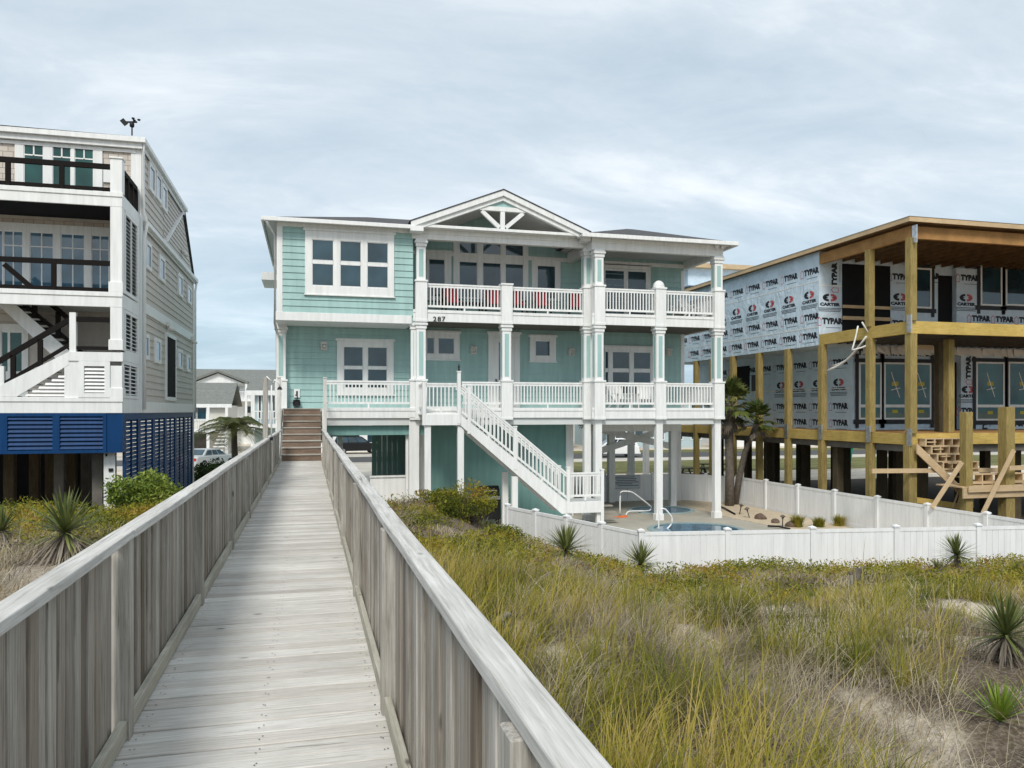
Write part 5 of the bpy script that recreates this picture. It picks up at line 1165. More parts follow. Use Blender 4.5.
for i, (p, q) in enumerate((((715, 505), (735, 515)), ((768, 527), (790, 530)))):
    Y0, Y1 = [(EYE-.05)*ry(a)/(b_-411) for a, b_ in (p, q)]; o = MB().tube([(ax(p[0], Y0), Y0, .09), ((ax(p[0], Y0)+ax(q[0], Y1))/2, (Y0+Y1)/2, .12), (ax(q[0], Y1), Y1, .09)], .035, 7).build('irrigation_pipe', M_black, smooth=True); tag(o, ('dark pipe on the sand beside the corner column', 'dark pipe on the sand in front of the path lights')[i], 'pipe')

# ================================================================ PORCH AND YARD THINGS
def deck_chair(name, label, cat, matf, matc, loc, rz, grp=None):
    t_ = thing(name, label, cat, (0, 0, 0), grp)
    MB().box(-.3, .3, -.28, .3, .36, .42).build('seat', matf, t_, local=True); MB().box(-.27, .27, -.26, .24, .421, .53).build('seat_cushion', matc, t_, local=True, bevel=.03)
    MB().prism([(-.31, .25, .40), (-.31, .33, .40), (-.31, .47, 1.05), (-.31, .40, 1.05)], (.62, 0, 0)).build('backrest', matf, t_, local=True); MB().prism([(-.27, .13, .53), (-.27, .245, .53), (-.27, .385, 1.12), (-.27, .27, 1.12)], (.54, 0, 0)).build('back_cushion', matc, t_, local=True, bevel=.03)
    for s in (-1, 1):
        MB().box(s*.31-.03, s*.31+.03, -.28, .36, .60, .65).build('armrest', matf, t_, local=True)
        for y in (-.25, .3): MB().box(s*.31-.025, s*.31+.025, y-.025, y+.025, 0, .6).build('leg', matf, t_, local=True)
    t_.location = loc; t_.rotation_euler = (0, 0, rz); return t_
labs = ['red cushioned dark chair leftmost on the upper porch', 'red cushioned dark chair left of the middle pedestal on the upper porch', 'red cushioned dark chair right of the middle pedestal on the upper porch', 'red cushioned dark chair before the single upper window', 'red cushioned dark chair nearest the right column of the upper gable porch']
for k, (u, r_) in enumerate(((452, .1), (494, -.15), (517.5, .1), (542, -.1), (577, -.25))):
    if k == 0: ch0 = deck_chair('porch_chair', labs[0], 'chair', M_wicker, M_red, (ax(u, 29.7), 29.7, Z2), r_, 'red cushioned chairs on the upper porch')
    else: dup(ch0, (ax(u, 29.7), 29.7, Z2), r_, 1, labs[k])
tb = thing('porch_table', 'low dark table between the red chairs on the upper porch', 'table', (ax(472, 29.5), 29.5, Z2), None); x = ax(472, 29.5)
MB().box(x-.4, x+.4, 29.2, 29.8, Z2+.42, Z2+.46).build('table_top', M_wicker, tb)
for a in (-.35, .35):
    for b_ in (-.25, .25): MB().box(x+a-.03, x+a+.03, 29.5+b_-.03, 29.5+b_+.03, Z2, Z2+.42).build('leg', M_wicker, tb)
def adirondack(label, loc, rz):
    t_ = thing('slatted_chair', label, 'chair', (0, 0, 0), 'white slatted porch chairs'); m = MB()
    for k in range(5): x = -.26+k*.13; m.prism([(x-.055, .2, .3), (x+.055, .2, .3), (x+.055, .5, 1.05-abs(k-2)*.05), (x-.055, .5, 1.05-abs(k-2)*.05)], (0, .03, 0))
    m.build('backrest', M_white, t_, local=True); m = MB()
    for k in range(5): m.prism([(-.3, -.3+k*.11, .40-k*.025), (-.3, -.2+k*.11, .378-k*.025), (-.3, -.2+k*.11, .358-k*.025), (-.3, -.3+k*.11, .38-k*.025)], (.6, 0, 0))
    m.build('seat', M_white, t_, local=True)
    for s in (-1, 1):
        MB().box(s*.36-.06, s*.36+.06, -.35, .35, .58, .61).build('armrest', M_white, t_, local=True); MB().box(s*.33-.02, s*.33+.02, -.3, -.2, 0, .58).build('leg', M_white, t_, local=True); MB().prism([(s*.33-.02, .1, .3), (s*.33-.02, .5, .0), (s*.33-.02, .4, .0), (s*.33-.02, .0, .3)], (.04, 0, 0)).build('leg', M_white, t_, local=True)
    t_.location = loc; t_.rotation_euler = (0, 0, rz); return t_
a0 = adirondack('white slatted chair at the right end of the upper porch', (ax(693, 29.3), 29.3, Z2+.0), .5)
dup(a0, (ax(681, 29.6), 29.6, Z2), -.4, 1, 'white slatted chair on the upper right porch beside the domed post')
dup(a0, (ax(621, 29.3), 29.3, Z1), .2, 1, 'white slatted chair on the lower right porch by the pair of columns')
dup(a0, (ax(646, 29.4), 29.4, Z1), -.3, 1, 'white slatted chair on the lower right porch left of the middle column')
# grill below the stairs
gx_, gy_ = ax(490, 28.6), 28.6
gr = thing('gas_grill', 'dark gas grill standing against the teal wall below the outside stairs', 'grill', (gx_, gy_, 0))
MB().box(gx_-.45, gx_+.35, gy_-.25, gy_+.25, .25, 1.0).build('cabinet', M_black, gr, bevel=.02); MB().prism([(gx_-.42, gy_-.27, 1.12), (gx_-.42, gy_+.27, 1.12), (gx_-.42, gy_+.27, 1.45), (gx_-.42, gy_-.05, 1.5), (gx_-.42, gy_-.22, 1.38)], (.74, 0, 0)).build('lid', M_black, gr, bevel=.02)
MB().box(gx_-.42, gx_+.32, gy_-.3, gy_-.26, 1.0, 1.12).box(gx_-.8, gx_-.46, gy_-.2, gy_+.2, 1.02, 1.07).box(gx_+.36, gx_+.7, gy_-.2, gy_+.2, 1.02, 1.07).build('control_panel', M_steel, gr); MB().tube([(gx_-.3, gy_-.3, 1.34), (gx_+.2, gy_-.3, 1.34)], .02, 8).build('handle', M_steel, gr)
for a in (-.38, .28):
    for b_ in (-.18, .18): MB().lathe([(.03, 0), (.03, .26)], (gx_+a, gy_+b_, 0), 8).build('leg', M_black, gr)
# shower post on the left rail, hose reel
sx_ = ax(266.5, 17.3); sh = thing('shower_post', 'grey timber post with white pipe and black shower head at the left boardwalk rail', 'shower', (sx_, 17.3, DK))
MB().box(sx_-.07, sx_+.03, 17.2, 17.34, DK-.4, DK+2.28).build('post', M_picket, sh, bevel=.006)
m = MB(); x = ax(271.5, 17.25); m.tube([(x, 17.2, DK+.9), (x, 17.2, DK+2.1), (x+.06, 17.2, DK+2.22), (x+.14, 17.2, DK+2.18), (x+.17, 17.2, DK+2.1)], .016, 8); m.tube([(x, 17.2, DK+2.2), (x-.1, 17.2, DK+2.3)], .014, 6); m.build('pipe', M_white, sh, smooth=True)
MB().lathe([(.02, .07), (.05, .02), (.055, 0)][::-1], (x+.17, 17.2, DK+2.02), 12).build('shower_head', M_black, sh, smooth=True); MB().box(x-.03, x+.03, 17.16, 17.24, DK+.95, DK+1.02).build('tap', M_black, sh)
bx, bz = ax(296.5, YLL-.2), az(403, 296.5, YLL-.2)
hr = thing('hose_reel', 'round black hose reel hung on the aqua wall at the top of the boardwalk stairs', 'hose reel', (bx, YLL-.2, bz))
m = MB(); n = 20
for k in range(5): m.tube([(bx+.12*math.cos(t), YLL-.25+k*.04, bz+.12*math.sin(t)) for t in np.linspace(0, 6.28, n)], .024, 6)
m.build('coiled_hose', M_black, hr); MB().box(bx-.12, bx+.12, YLL-.24, YLL-.029, bz-.12, bz+.12).build('hanger', M_black, hr); MB().tube([(bx+.05, YLL-.2, bz+.15), (bx+.02, YLL-.2, bz+.28), (bx-.05, YLL-.15, bz+.3)], .02, 6).build('hose_end', M_black, hr)

# ================================================================ FAR BACKGROUND
def far_house(label, x0, x1, y0, y1, zw, zr, wall, roofm, gable=None, wins=(), base=None, ridge='x', cat='house', grp=None):
    t_ = thing('far_house', label, cat, ((x0+x1)/2, (y0+y1)/2, 0), grp); ov = .5
    MB().box(x0, x1, y0, y1, 0, zw).build('wall', wall, t_)
    ym, xm = (y0+y1)/2, (x0+x1)/2
    if ridge == 'x': MB().prism([(x0-ov, y0-ov, zw-.1), (x0-ov, ym, zr), (x0-ov, y1+ov, zw-.1), (x0-ov, y1+ov, zw+.05), (x0-ov, ym, zr+.18), (x0-ov, y0-ov, zw+.08)], (x1-x0+2*ov, 0, 0)).build('roof', roofm, t_); MB().box(x0-ov, x1+ov, y0-ov-.05, y0-ov-.001, zw-.25, zw+.1).build('fascia', M_white, t_)
    else:
        MB().prism([(x0-ov, y0-ov, zw-.1), (xm, y0-ov, zr), (x1+ov, y0-ov, zw-.1), (x1+ov, y0-ov, zw+.1), (xm, y0-ov, zr+.2), (x0-ov, y0-ov, zw+.1)], (0, y1-y0+2*ov, 0)).build('roof', roofm, t_); MB().prism([(x0, y0-.02, zw), (x1, y0-.02, zw), (xm, y0-.02, zr-.1)], (0, .2, 0)).build('gable_wall', wall, t_)
        MB().prism([(x0-ov, y0-ov-.1, zw-.1), (xm, y0-ov-.1, zr), (x1+ov, y0-ov-.1, zw-.1), (x1+ov, y0-ov-.1, zw-.4), (xm, y0-ov-.1, zr-.35), (x0-ov, y0-ov-.1, zw-.4)], (0, .09, 0)).build('rake_board', M_white, t_)
    for (a, b_, c, d, mt) in wins:
        f = MB().box(a-.1, b_+.1, y0-.06, y0+.02, c-.1, d+.1).build('window', M_white, t_); MB().box(a, b_, y0-.08, y0-.061, c, d).build('pane', mt, f)
    return t_
def porch(t_, x0, x1, yf, yb_, z, zt_, np_, grnd=True):
    MB().box(x0, x1, yf, yb_, z-.3, z).build('balcony', M_white, t_); m = MB().box(x0, x1, yf, yf+.06, z+.9, z+.98); k = x0
    while k < x1: m.box(k, k+.05, yf+.01, yf+.05, z, z+.9); k += .22
    m.build('railing', M_white, t_)
    for j in range(np_): x = x0+.12+(x1-x0-.24)*j/max(1, np_-1); MB().box(x-.13, x+.13, yf+.02, yf+.26, 0 if grnd else z, zt_).build('porch_post', M_white, t_)
# A: grey green roofed house with balcony and garage, B: long one behind with gable and red shutters, C: pale blue one close to the porch
YA = 84
fa = far_house('cream house with grey green roof, white balcony and garage beyond the car', ax(150, YA), ax(227, YA), YA, 96, az(405, 190, YA), az(386, 190, 90)+.2, M_cream, M_shinglight, wins=[(ax(a, YA), ax(b_, YA), az(424, a, YA)+.4, az(408, a, YA), M_glass) for a, b_ in ((191, 196), (197.5, 206))])
porch(fa, ax(150, YA-2), ax(228, YA-2), YA-2.2, YA-.05, az(429, 190, YA-2), az(407, 190, YA-2), 5)
MB().box(ax(190, YA), ax(206, YA), YA-.1, YA+.01, .1, az(434, 200, YA)).build('garage_door', M_joist, fa)
m = MB()
for k in range(9): m.box(ax(213, YA-1)+k*.12, ax(224, YA-1)+k*.12, YA-3.4+k*.18, YA-3.2+k*.18, .1+k*.33, .2+k*.33)
m.build('outside_stairs', M_white, fa)
YBk = 108
fb = far_house('white house with long grey roof, front gable and red shuttered window', ax(150, YBk), ax(272, YBk), YBk, 124, az(384, 220, YBk), az(370.5, 220, 116), M_white, M_shinglight, wins=[(ax(247.5, YBk), ax(252, YBk), az(392.5, 250, YBk), az(386, 250, YBk), M_red), (ax(253.5, YBk), ax(258, YBk), az(392.5, 250, YBk), az(386, 250, YBk), M_red)] + [(ax(a, YBk), ax(a+3.5, YBk), az(404, a, YBk), az(387, a, YBk), M_glassblue) for a in (231.5, 236)] + [(ax(246, YBk), ax(251, YBk), az(413, a, YBk), az(406, a, YBk), M_glass)] + [(ax(a, YBk), ax(a+4, YBk), az(403, a, YBk), az(387, a, YBk), M_glassblue) for a in (208, 226)])
xg, xh = ax(192, YBk-2), ax(243, YBk-2); zg_ = az(383, 217, YBk-2)
MB().prism([(xg, YBk-1.5, zg_), (xh, YBk-1.5, zg_), ((xg+xh)/2, YBk-1.5, az(373, 217, YBk-2))], (0, 8, 0)).build('front_gable', M_white, fb)
MB().prism([(xg-.6, YBk-2, zg_-.1), ((xg+xh)/2, YBk-2, az(372, 217, YBk-2)), (xh+.6, YBk-2, zg_-.1), (xh+.6, YBk-2, zg_+.25), ((xg+xh)/2, YBk-2, az(371, 217, YBk-2)+.15), (xg-.6, YBk-2, zg_+.25)], (0, 9, 0)).build('gable_roof', M_shinglight, fb)
porch(fb, ax(230, YBk-2), ax(262, YBk-2), YBk-2, YBk-.05, az(399, 245, YBk-2), az(384, 245, YBk-2), 3)
YC_ = 62
fc = far_house('pale blue house with tall narrow dark windows just left of the porch column', ax(253, YC_), ax(279, YC_), YC_, 72, az(392, 265, YC_), az(392, 265, YC_)+1.0, M_paleblue, M_shinglight, wins=[(ax(a, YC_), ax(a+1.8, YC_), az(418, a, YC_), az(396, a, YC_), M_glass) for a in (259, 266, 273)])
porch(fc, ax(251, YC_-1.6), ax(279, YC_-1.6), YC_-1.6, YC_-.05, az(424, 265, YC_-1.6), az(392, 265, YC_-1.6), 3)
specs = [(0, 14, 5.6, 7.8, M_white), (17, 29, 6.2, 8.8, M_cream), (33, 45, 5.4, 7.6, M_paleblue), (49, 62, 6.0, 8.4, M_white), (66, 79, 5.8, 8, M_cream), (84, 98, 6.3, 8.8, M_paleblue), (103, 116, 5.6, 8.2, M_white)]
for k, (a, b_, zw, zr, mt) in enumerate(specs):
    wn = [(a+1.2+j*2.4, a+2.4+j*2.4, zz_, zz_+1.4, M_glass) for j in range(int((b_-a)/2.4)-0) for zz_ in (1.0, 3.7)][:12]
    lab = ['white street house seen through the open ground floor left of the storage room', 'cream street house seen past the white piles and cross braces', 'pale blue street house behind the piles of the unfinished house, leftmost there', 'white street house glimpsed between the right piles of the unfinished house', 'cream street house glimpsed behind the site stairs', 'pale blue street house far right behind the site stairs', 'white street house at the far right edge'][k]
    far_house(lab, a, b_, 84, 95, zw, zr, mt, M_shinglight, wins=wn, ridge='x' if k % 2 else 'y')
# vehicles
def car(label, loc, rz, matb, suv=False, name='parked_car'):
    t_ = thing(name, label, 'car', (0, 0, 0)); Ln, W, Hh = (4.7, 1.85, 1.75) if suv else (4.7, 1.8, 1.45); h = Ln/2; w2 = W/2
    bz = .62*Hh if suv else .66*Hh
    prof = [(-h, .35), (-h+.05, bz*.92), (-h+.25, bz), (h-1.1, bz-.02), (h-.15, bz*.85), (h, .55), (h-.03, .3), (-h+.1, .28)]
    b = MB(); b.prism([(x, -w2, z) for x, z in prof], (0, W, 0)); b.build('body', matb, t_, local=True, bevel=.07)
    top = [(-h+(.15 if suv else .75), bz-.01), (-h+(.45 if suv else 1.35), Hh), (h-2.0, Hh-.03), (h-1.15, bz-.01)]
    c = MB(); vs = []
    for (x, z), k in zip(top, (0, 1, 1, 0)): vs += [(x, -w2+.06+.14*k, z), (x, w2-.06-.14*k, z)]
    c.add(vs, [(0, 1, 3, 2), (2, 3, 5, 4), (4, 5, 7, 6), (0, 2, 4, 6), (1, 7, 5, 3), (0, 6, 7, 1)]); cab = c.build('cabin', matb, t_, local=True, bevel=.04)
    g = MB(); zl_, zh_ = bz+.05, Hh-.1
    for s in (-1, 1):
        def P(f, z):
            k = (z-bz)/(Hh-bz); xa = top[0][0]+(top[1][0]-top[0][0])*k; xb = top[3][0]+(top[2][0]-top[3][0])*k; return (xa+(xb-xa)*f, s*(w2-.06-.14*k+.006), z)
        for f0, f1 in ((.08, .36), (.39, .64), (.67, .93)): g.add([P(f0, zl_), P(f1, zl_), P(f1, zh_), P(f0, zh_)], [(0, 1, 2, 3)])
    for i0, i1, sx in ((0, 1, -1), (3, 2, 1)):
        pa, pb = top[i0], top[i1]
        q = lambda f, y: (pa[0]+(pb[0]-pa[0])*f + sx*.012, y, pa[1]+(pb[1]-pa[1])*f+.008)
        g.add([q(.12, -w2+.18), q(.12, w2-.18), q(.9, w2-.28), q(.9, -w2+.28)], [(0, 1, 2, 3)])
    g.build('windows', M_glass, t_, local=True)
    for x in (-h+.85, h-.9):
        for s in (-1, 1):
            w_ = MB(); w_.tube([(x, s*(w2-.2), .33), (x, s*(w2+.01), .33)], .33, 20); wh = w_.build('wheel', M_tyre, t_, local=True); MB().tube([(x, s*(w2+.005), .33), (x, s*(w2+.025), .33)], .2, 14).build('rim', M_steel, wh, local=True)
    for s in (-1, 1): MB().box(-h-.02, -h+.12, s*(w2-.42), s*(w2-.08), bz*.66, bz*.86).build('tail_light', M_tail, t_, local=True); MB().box(h-.2, h-.02, s*(w2-.45), s*(w2-.1), bz*.58, bz*.74).build('headlight', M_strap, t_, local=True)
    MB().box(-h-.03, -h+.02, -.26, .26, .55, .68).build('number_plate', M_strap, t_, local=True); MB().box(-h-.04, -h+.1, -w2+.04, w2-.04, .3, .46).build('bumper', matb, t_, local=True)
    t_.location = loc; t_.rotation_euler = (0, 0, rz); return t_
Yc = 63
car('silver saloon car parked in the drive left of the boardwalk, rear lights showing', (ax(208, Yc), Yc, .03), R(58), M_silver)
car('white utility vehicle parked in the street beyond the cross braces', (ax(613, 68), 68, .03), R(170), M_whitecar, True)
car('dark vehicle parked across the street, seen through the open ground floor', (ax(357, 80), 80, .03), R(5), M_black, True)
# picnic tables and bin beyond the unfinished house
def picnic(label, loc, rz):
    t_ = thing('picnic_table', label, 'picnic table', (0, 0, 0), 'dark picnic tables behind the unfinished house'); MB().box(-.9, .9, -.38, .38, .72, .77).build('table_top', M_pile, t_, local=True)
    for s in (-1, 1): MB().box(-.9, .9, s*.68-.13, s*.68+.13, .43, .47).build('bench', M_pile, t_, local=True)
    for x in (-.6, .6):
        MB().bar((x, -.75, .4), (x, .75, .4), .05, .1).build('cross_bar', M_pile, t_, local=True)
        for s in (-1, 1): MB().bar((x, s*.7, 0), (x, s*.25, .72), .06, .1).build('leg', M_pile, t_, local=True)
    t_.location = loc; t_.rotation_euler = (0, 0, rz); return t_
p0 = picnic('dark picnic table between column and palm, left one', (ax(694, 44), 44, .02), .2); dup(p0, (ax(712, 47), 47, .02), -.3, 1, 'dark picnic table between column and palm, right one')
gb_ = thing('rubbish_bin', 'green wheeled rubbish bin beyond the piles of the unfinished house', 'bin', (ax(844, 55), 55, 0)); x = ax(844, 55)
MB().add([(x-.35, 54.6, .1), (x+.35, 54.6, .1), (x+.35, 55.3, .1), (x-.35, 55.3, .1), (x-.48, 54.5, 1.25), (x+.48, 54.5, 1.25), (x+.48, 55.4, 1.25), (x-.48, 55.4, 1.25)], [(0, 3, 2, 1), (4, 5, 6, 7), (0, 1, 5, 4), (1, 2, 6, 5), (2, 3, 7, 6), (3, 0, 4, 7)]).build('bin_body', M_green, gb_); MB().box(x-.52, x+.52, 54.45, 55.45, 1.252, 1.36).build('lid', M_green, gb_, bevel=.04)
for s in (-1, 1): MB().tube([(x+s*.4, 55.3, .15), (x+s*.46, 55.3, .15)], .15, 12).build('wheel', M_tyre, gb_)

# ================================================================ PLANTS
YU = [(65, 562, 'y', 1.2, 'large spiky yucca with grey skirt left of the boardwalk rail'), (2, 548, 'y', .8, 'yucca cut by the left edge of the picture'), (22, 512, 'g', .75, 'small green yucca furthest back on the left dune'), (45, 512, 'g', .8, 'small yellow green yucca behind the large one on the left'),
      (566, -18.4, 'y', 1.4, 'tall yucca with brown skirt in front of the diagonal fence'), (641, -18.7, 'd', 1.2, 'dark dense yucca at the corner of the white fences'), (957, -18.9, 'd', 1.1, 'dark yucca against the front fence at far right'), (1006, 664, 'y', .95, 'big spiky yucca with dark skirt at the right edge'),
      (1000, 722, 'b', .70, 'bright yellow green clump of sword leaves below the right edge yucca'), (658, 608, 'b', .42, 'small bright green sword leaf clump beside the sand patch'), (937, -18.8, 'g', .6, 'small pale yucca left of the dark one at the front fence'), (596, -19.0, 'g', .65, 'thin pale yucca between the tall yucca and fence corner')]
def at_dist(u, dep):                                            # ground point at a depth along a picture column
    Y = dep*ry(u)/FPX; x = ax(u, Y); return x, Y, float(zt(np.array(x), np.array(Y)))
def foot(u, v): return at_dist(u, -v) if v < 0 else on_ground(u, v)
YUP = [foot(u, v)[:2] + (max(.34, .80*sc),) for u, v, k_, sc, lb in YU]
BUSH = [(465, 22.0, 1.1), (146, 18.5, 1.0), (433, 22.6, .6), (500, 21, .6)]
for u, dep, r_ in BUSH: YUP.append((dep*ry(u)/FPX*rx(u)/ry(u), dep*ry(u)/FPX, r_))
def clear_of(x, y, k=1.0):
    ok = np.ones(len(x), bool)
    for px_, py_, r_ in YUP:
        d = np.hypot(px_, py_); ux, uy = -px_/d, -py_/d                # also the side facing the walkway
        for q in (0, .35, .7): ok &= np.hypot(x-px_-ux*q*r_*1.3, y-py_-uy*q*r_*1.3) > r_*.75*k
    return ok
def blades(P, H_, Wd, lean, az_, curl, seg=3):
    """grass blades: P roots (k,3); a flat tapering strip bending along its lean"""
    k = len(P); d = np.stack([np.cos(az_), np.sin(az_), 0*az_], -1); t = np.stack([-np.sin(az_), np.cos(az_), 0*az_], -1)
    V = np.zeros((k, 2*seg+1, 3))
    for i in range(seg+1):
        s = i/seg; off = lean*s + curl*s**2.2; hgt = H_*(s - .35*np.clip(off/np.maximum(H_, .01), 0, 1.4)*s*s); c = P + d*off[:, None]; c[:, 2] += hgt
        wd = Wd*(1-.75*s)
        if i < seg: V[:, 2*i] = c - t*wd[:, None]/2; V[:, 2*i+1] = c + t*wd[:, None]/2
        else: V[:, 2*seg] = c
    F = [(2*i, 2*i+1, 2*i+3, 2*i+2) for i in range(seg-1)] + [(2*seg-2, 2*seg-1, 2*seg)]
    return V, F
def scatter(n, region):
    x0, x1, y0, y1 = region; x = rng.uniform(x0, x1, n); y = rng.uniform(y0, y1, n)
    ok = dist_in(x, y) > .12
    ok &= ~((x > -1.02) & (x < .60) & (y < 29))
    dx, dy = 19.45-8.25, 16.55-18.55
    u_ = (x*math.cos(YAW) - y*math.sin(YAW))/np.maximum(x*math.sin(YAW) + y*math.cos(YAW), .3)   # inside what a step aside could see
    ok &= (np.abs(u_) < .80) & (y > 2.2)
    return x[ok], y[ok]
REG = [(-20, -1, 3, 27), (.5, 22, 2.2, 26.5)]
def veg(n_tufts, per, kind):
    X_, Y_ = [], []
    for rg in REG:
        a = (rg[1]-rg[0])*(rg[3]-rg[2]); n = int(n_tufts*a/1000); x, y = scatter(n, rg); X_.append(x); Y_.append(y)
    x, y = np.concatenate(X_), np.concatenate(Y_); f = wob(x, y, .55, 21)*.6 + wob(x, y, 1.4, 22)*.5; b_ = bare(x, y); d = edge_dist(x, y); D_ = np.hypot(x, y)
    near_rail = (x > .5) & (x < 4.5)
    dp = x*math.sin(YAW) + y*math.cos(YAW); g2 = wob(x, y, 2.3, 44)
    band = sst(3, 5.5, dp)*sst(11.5, 9, dp)*(x > 0); dry = sst(10, 11.5, dp)*sst(15.5, 13.5, dp)*(x > 2.5)
    corner = sst(9, 6.2, dp)*sst(4.0, 5.0, x)              # thin dry corner at the lower right
    if kind == 'grass': pr = (1-.75*near_rail*sst(11.5, 14, dp))* sst(-.45, .45, f + .28*g2 + .6*band - .12*dry - .45*corner)*(1-b_*.97)*(.35+.65*sst(.3, 1.6, d))*np.where(x < 0, .3, 1)
    if kind == 'straw': pr = (sst(.55, -.5, f + .3*g2 - .3*dry)*.8+.25)*(1-b_*.7)
    if kind == 'twig': pr = (sst(.4, -.6, f - .3*g2 - .4*dry)*.7+.12)*(1-b_*.55)
    if kind == 'cover': pr = np.clip(sst(2.2, .2, np.abs(d-1.0))*.6 + near_rail*sst(11, 14.5, y)*.95 + (x < 0)*sst(11, 15, y)*1.0 + .30*sst(11, 13, dp), 0, 1)*sst(9, 12, dp)*sst(-.55, .25, wob(x, y, 1.3, 33)+.2)*(1-b_*.95)
    ok = (rng.uniform(0, 1, len(x)) < pr) & clear_of(x, y, {'grass': 1, 'straw': .8, 'twig': .5, 'cover': 1}[kind]); x, y = x[ok], y[ok]; D_ = D_[ok]
    # thin out far tufts a little
    ok = rng.uniform(0, 1, len(x)) < np.clip(1.25-.028*D_, .5, 1); return x[ok], y[ok]
def tufts(x, y, per, spread):
    k = len(x); n = k*per; rx_ = np.repeat(x, per) + rng.normal(0, spread, n); ry_ = np.repeat(y, per) + rng.normal(0, spread, n)
    ok = ~((rx_ > -.96) & (rx_ < .53)) & (dist_in(rx_, ry_) > .03); return rx_, ry_, ok
WIND = R(200)
def make_grass(name, label, mat, nt_, per, spread, hr_, wid, kind, leanr, curlr, uz=0.0):
    x, y = veg(nt_, per, kind); th = rng.uniform(.45, 1.3, len(x))*(1+.3*wob(x, y, 1.7, 61)); px, py, ok = tufts(x, y, per, spread); th = np.repeat(th, per)[ok]; px, py = px[ok], py[ok]; k = len(px)
    P = np.stack([px, py, zt(px, py)-.02], -1); Hh = rng.uniform(*hr_, k)*th*(1-(.62 if kind == 'grass' else .45)*sst(10.5, 12.5, px*math.sin(YAW)+py*math.cos(YAW))); dist = np.hypot(px, py); Wd = np.maximum(wid*rng.uniform(.7, 1.3, k), .00085*dist)
    a = np.where(rng.uniform(0, 1, k) < .55, rng.normal(R(15), .8, k), rng.uniform(0, 2*np.pi, k)); V, F = blades(P, Hh, Wd, Hh*rng.uniform(*leanr, k), a, Hh*rng.uniform(*curlr, k))
    o = npmesh(name, V, V.shape[1], F, mat); tag(o, label, kind='stuff'); return k
n_g = make_grass('dune_grass', 'yellow green dune grass covering the sand', M_grass, 31000, 17, .048, (.22, .78), .0085, 'grass', (.05, .45), (.0, .65))
n_s = make_grass('straw_grass', 'dry straw coloured grass among the green', M_straw, 36000, 12, .09, (.14, .58), .0062, 'straw', (.1, .9), (.1, 1.1))
n_t = make_grass('dead_stems', 'grey brown dead stems close to the sand', M_twig, 36000, 11, .13, (.08, .34), .0065, 'twig', (.2, 1.4), (.2, 1.2))
# low leafy ground cover
def leaves(name, C_, size, mat, flat=.5, parent=None):
    k = len(C_); a = rng.normal(size=(k, 3)); a /= np.linalg.norm(a, axis=1)[:, None]; n_ = rng.normal(size=(k, 3)); n_[:, 2] += flat*2
    b_ = np.cross(n_, a); b_ /= np.linalg.norm(b_, axis=1)[:, None] + 1e-6; s = (size*rng.uniform(.6, 1.35, k))[:, None]
    V = np.stack([C_ - a*s, C_ + b_*s*.42 + a*s*.1, C_ + a*s, C_ - b_*s*.42 + a*s*.1], 1); return npmesh(name, V, 4, [(0, 1, 2, 3)], mat, parent)
x, y = veg(34000, 1, 'cover'); per = 34; k = len(x)*per
th = np.repeat(rng.uniform(.4, 1.1, len(x)), per)
P = np.stack([np.repeat(x, per)+rng.normal(0, .17, k), np.repeat(y, per)+rng.normal(0, .17, k), np.zeros(k)], -1); ok = ~((P[:, 0] > -.98) & (P[:, 0] < .56)) & (dist_in(P[:, 0], P[:, 1]) > .08); P = P[ok]; th = th[ok]; k = len(P)
P[:, 2] = zt(P[:, 0], P[:, 1]) + rng.uniform(.02, .36, k)*th
o = leaves('ground_cover', P, .036, M_cover, .3); tag(o, 'low olive and rust coloured leafy ground cover', kind='stuff')
print('blades', n_g, n_s, n_t, 'leaves', k)

def shrub(label, cx, cy, z0, r_, h_, mat, n, size=.045, lobes=9, seed=1, name='shrub', stemm=M_twig, twigs=40):
    rs = np.random.default_rng(seed); t_ = thing(name, label, 'shrub', (cx, cy, z0)); pts = []
    for l in range(lobes):
        a, q = rs.uniform(0, 6.28), rs.uniform(0, .8)**.6; c = np.array([cx+math.cos(a)*q*r_*.75, cy+math.sin(a)*q*r_*.75, z0+h_*(.35+.45*rs.uniform(0, 1)*(1-q*.5))]); rr_ = r_*rs.uniform(.28, .5)
        v = rs.normal(size=(n//lobes, 3)); v /= np.linalg.norm(v, axis=1)[:, None]; v *= (rs.uniform(.35, 1, n//lobes)**.5)[:, None]*rr_; v[:, 2] *= .75*h_/r_ if h_ < r_ else .9; pts.append(c+v)
    P = np.concatenate(pts); P = P[P[:, 2] > z0-.02]
    leaves('foliage', P, size, mat, .35, t_)
    m = MB()
    for k in range(twigs):
        p = P[rs.integers(len(P))]; b_ = np.array([cx+rs.normal(0, r_*.12), cy+rs.normal(0, r_*.12), z0-.05]); q = b_+(p-b_)*rs.uniform(.8, 1.12); mid = (b_+q)/2+rs.normal(0, .06, 3); m.tube([b_, mid, q], .012, 4, r2=.004)
    m.build('stems', stemm, t_); return t_
def gp(u, v):  # foot of a plant
    x, y, z = on_ground(u, v); return x, y, z
x, y, z = at_dist(465, 22.0); shrub('dense green bush on the dune crest in front of the storage room', x, y, z, 1.2, 1.12, M_cover, 7500, .036, 18, 3, twigs=130)
x, y, z = at_dist(433, 22.6); shrub('low scrubby bush left of the dense bush on the dune crest', x, y, z, .8, .5, M_cover, 1500, .035, 8, 4, twigs=90)
x, y, z = at_dist(500, 21.0); shrub('low olive bush right of the dense bush, above the diagonal fence', x, y, z, .9, .45, M_cover, 1700, .035, 8, 5, twigs=70)
x, y, z = at_dist(146, 18.5); shrub('bright yellow green leafy bush before the navy louvres', x, y, z, 1.05, 1.3, M_leafbright, 3600, .06, 18, 6)
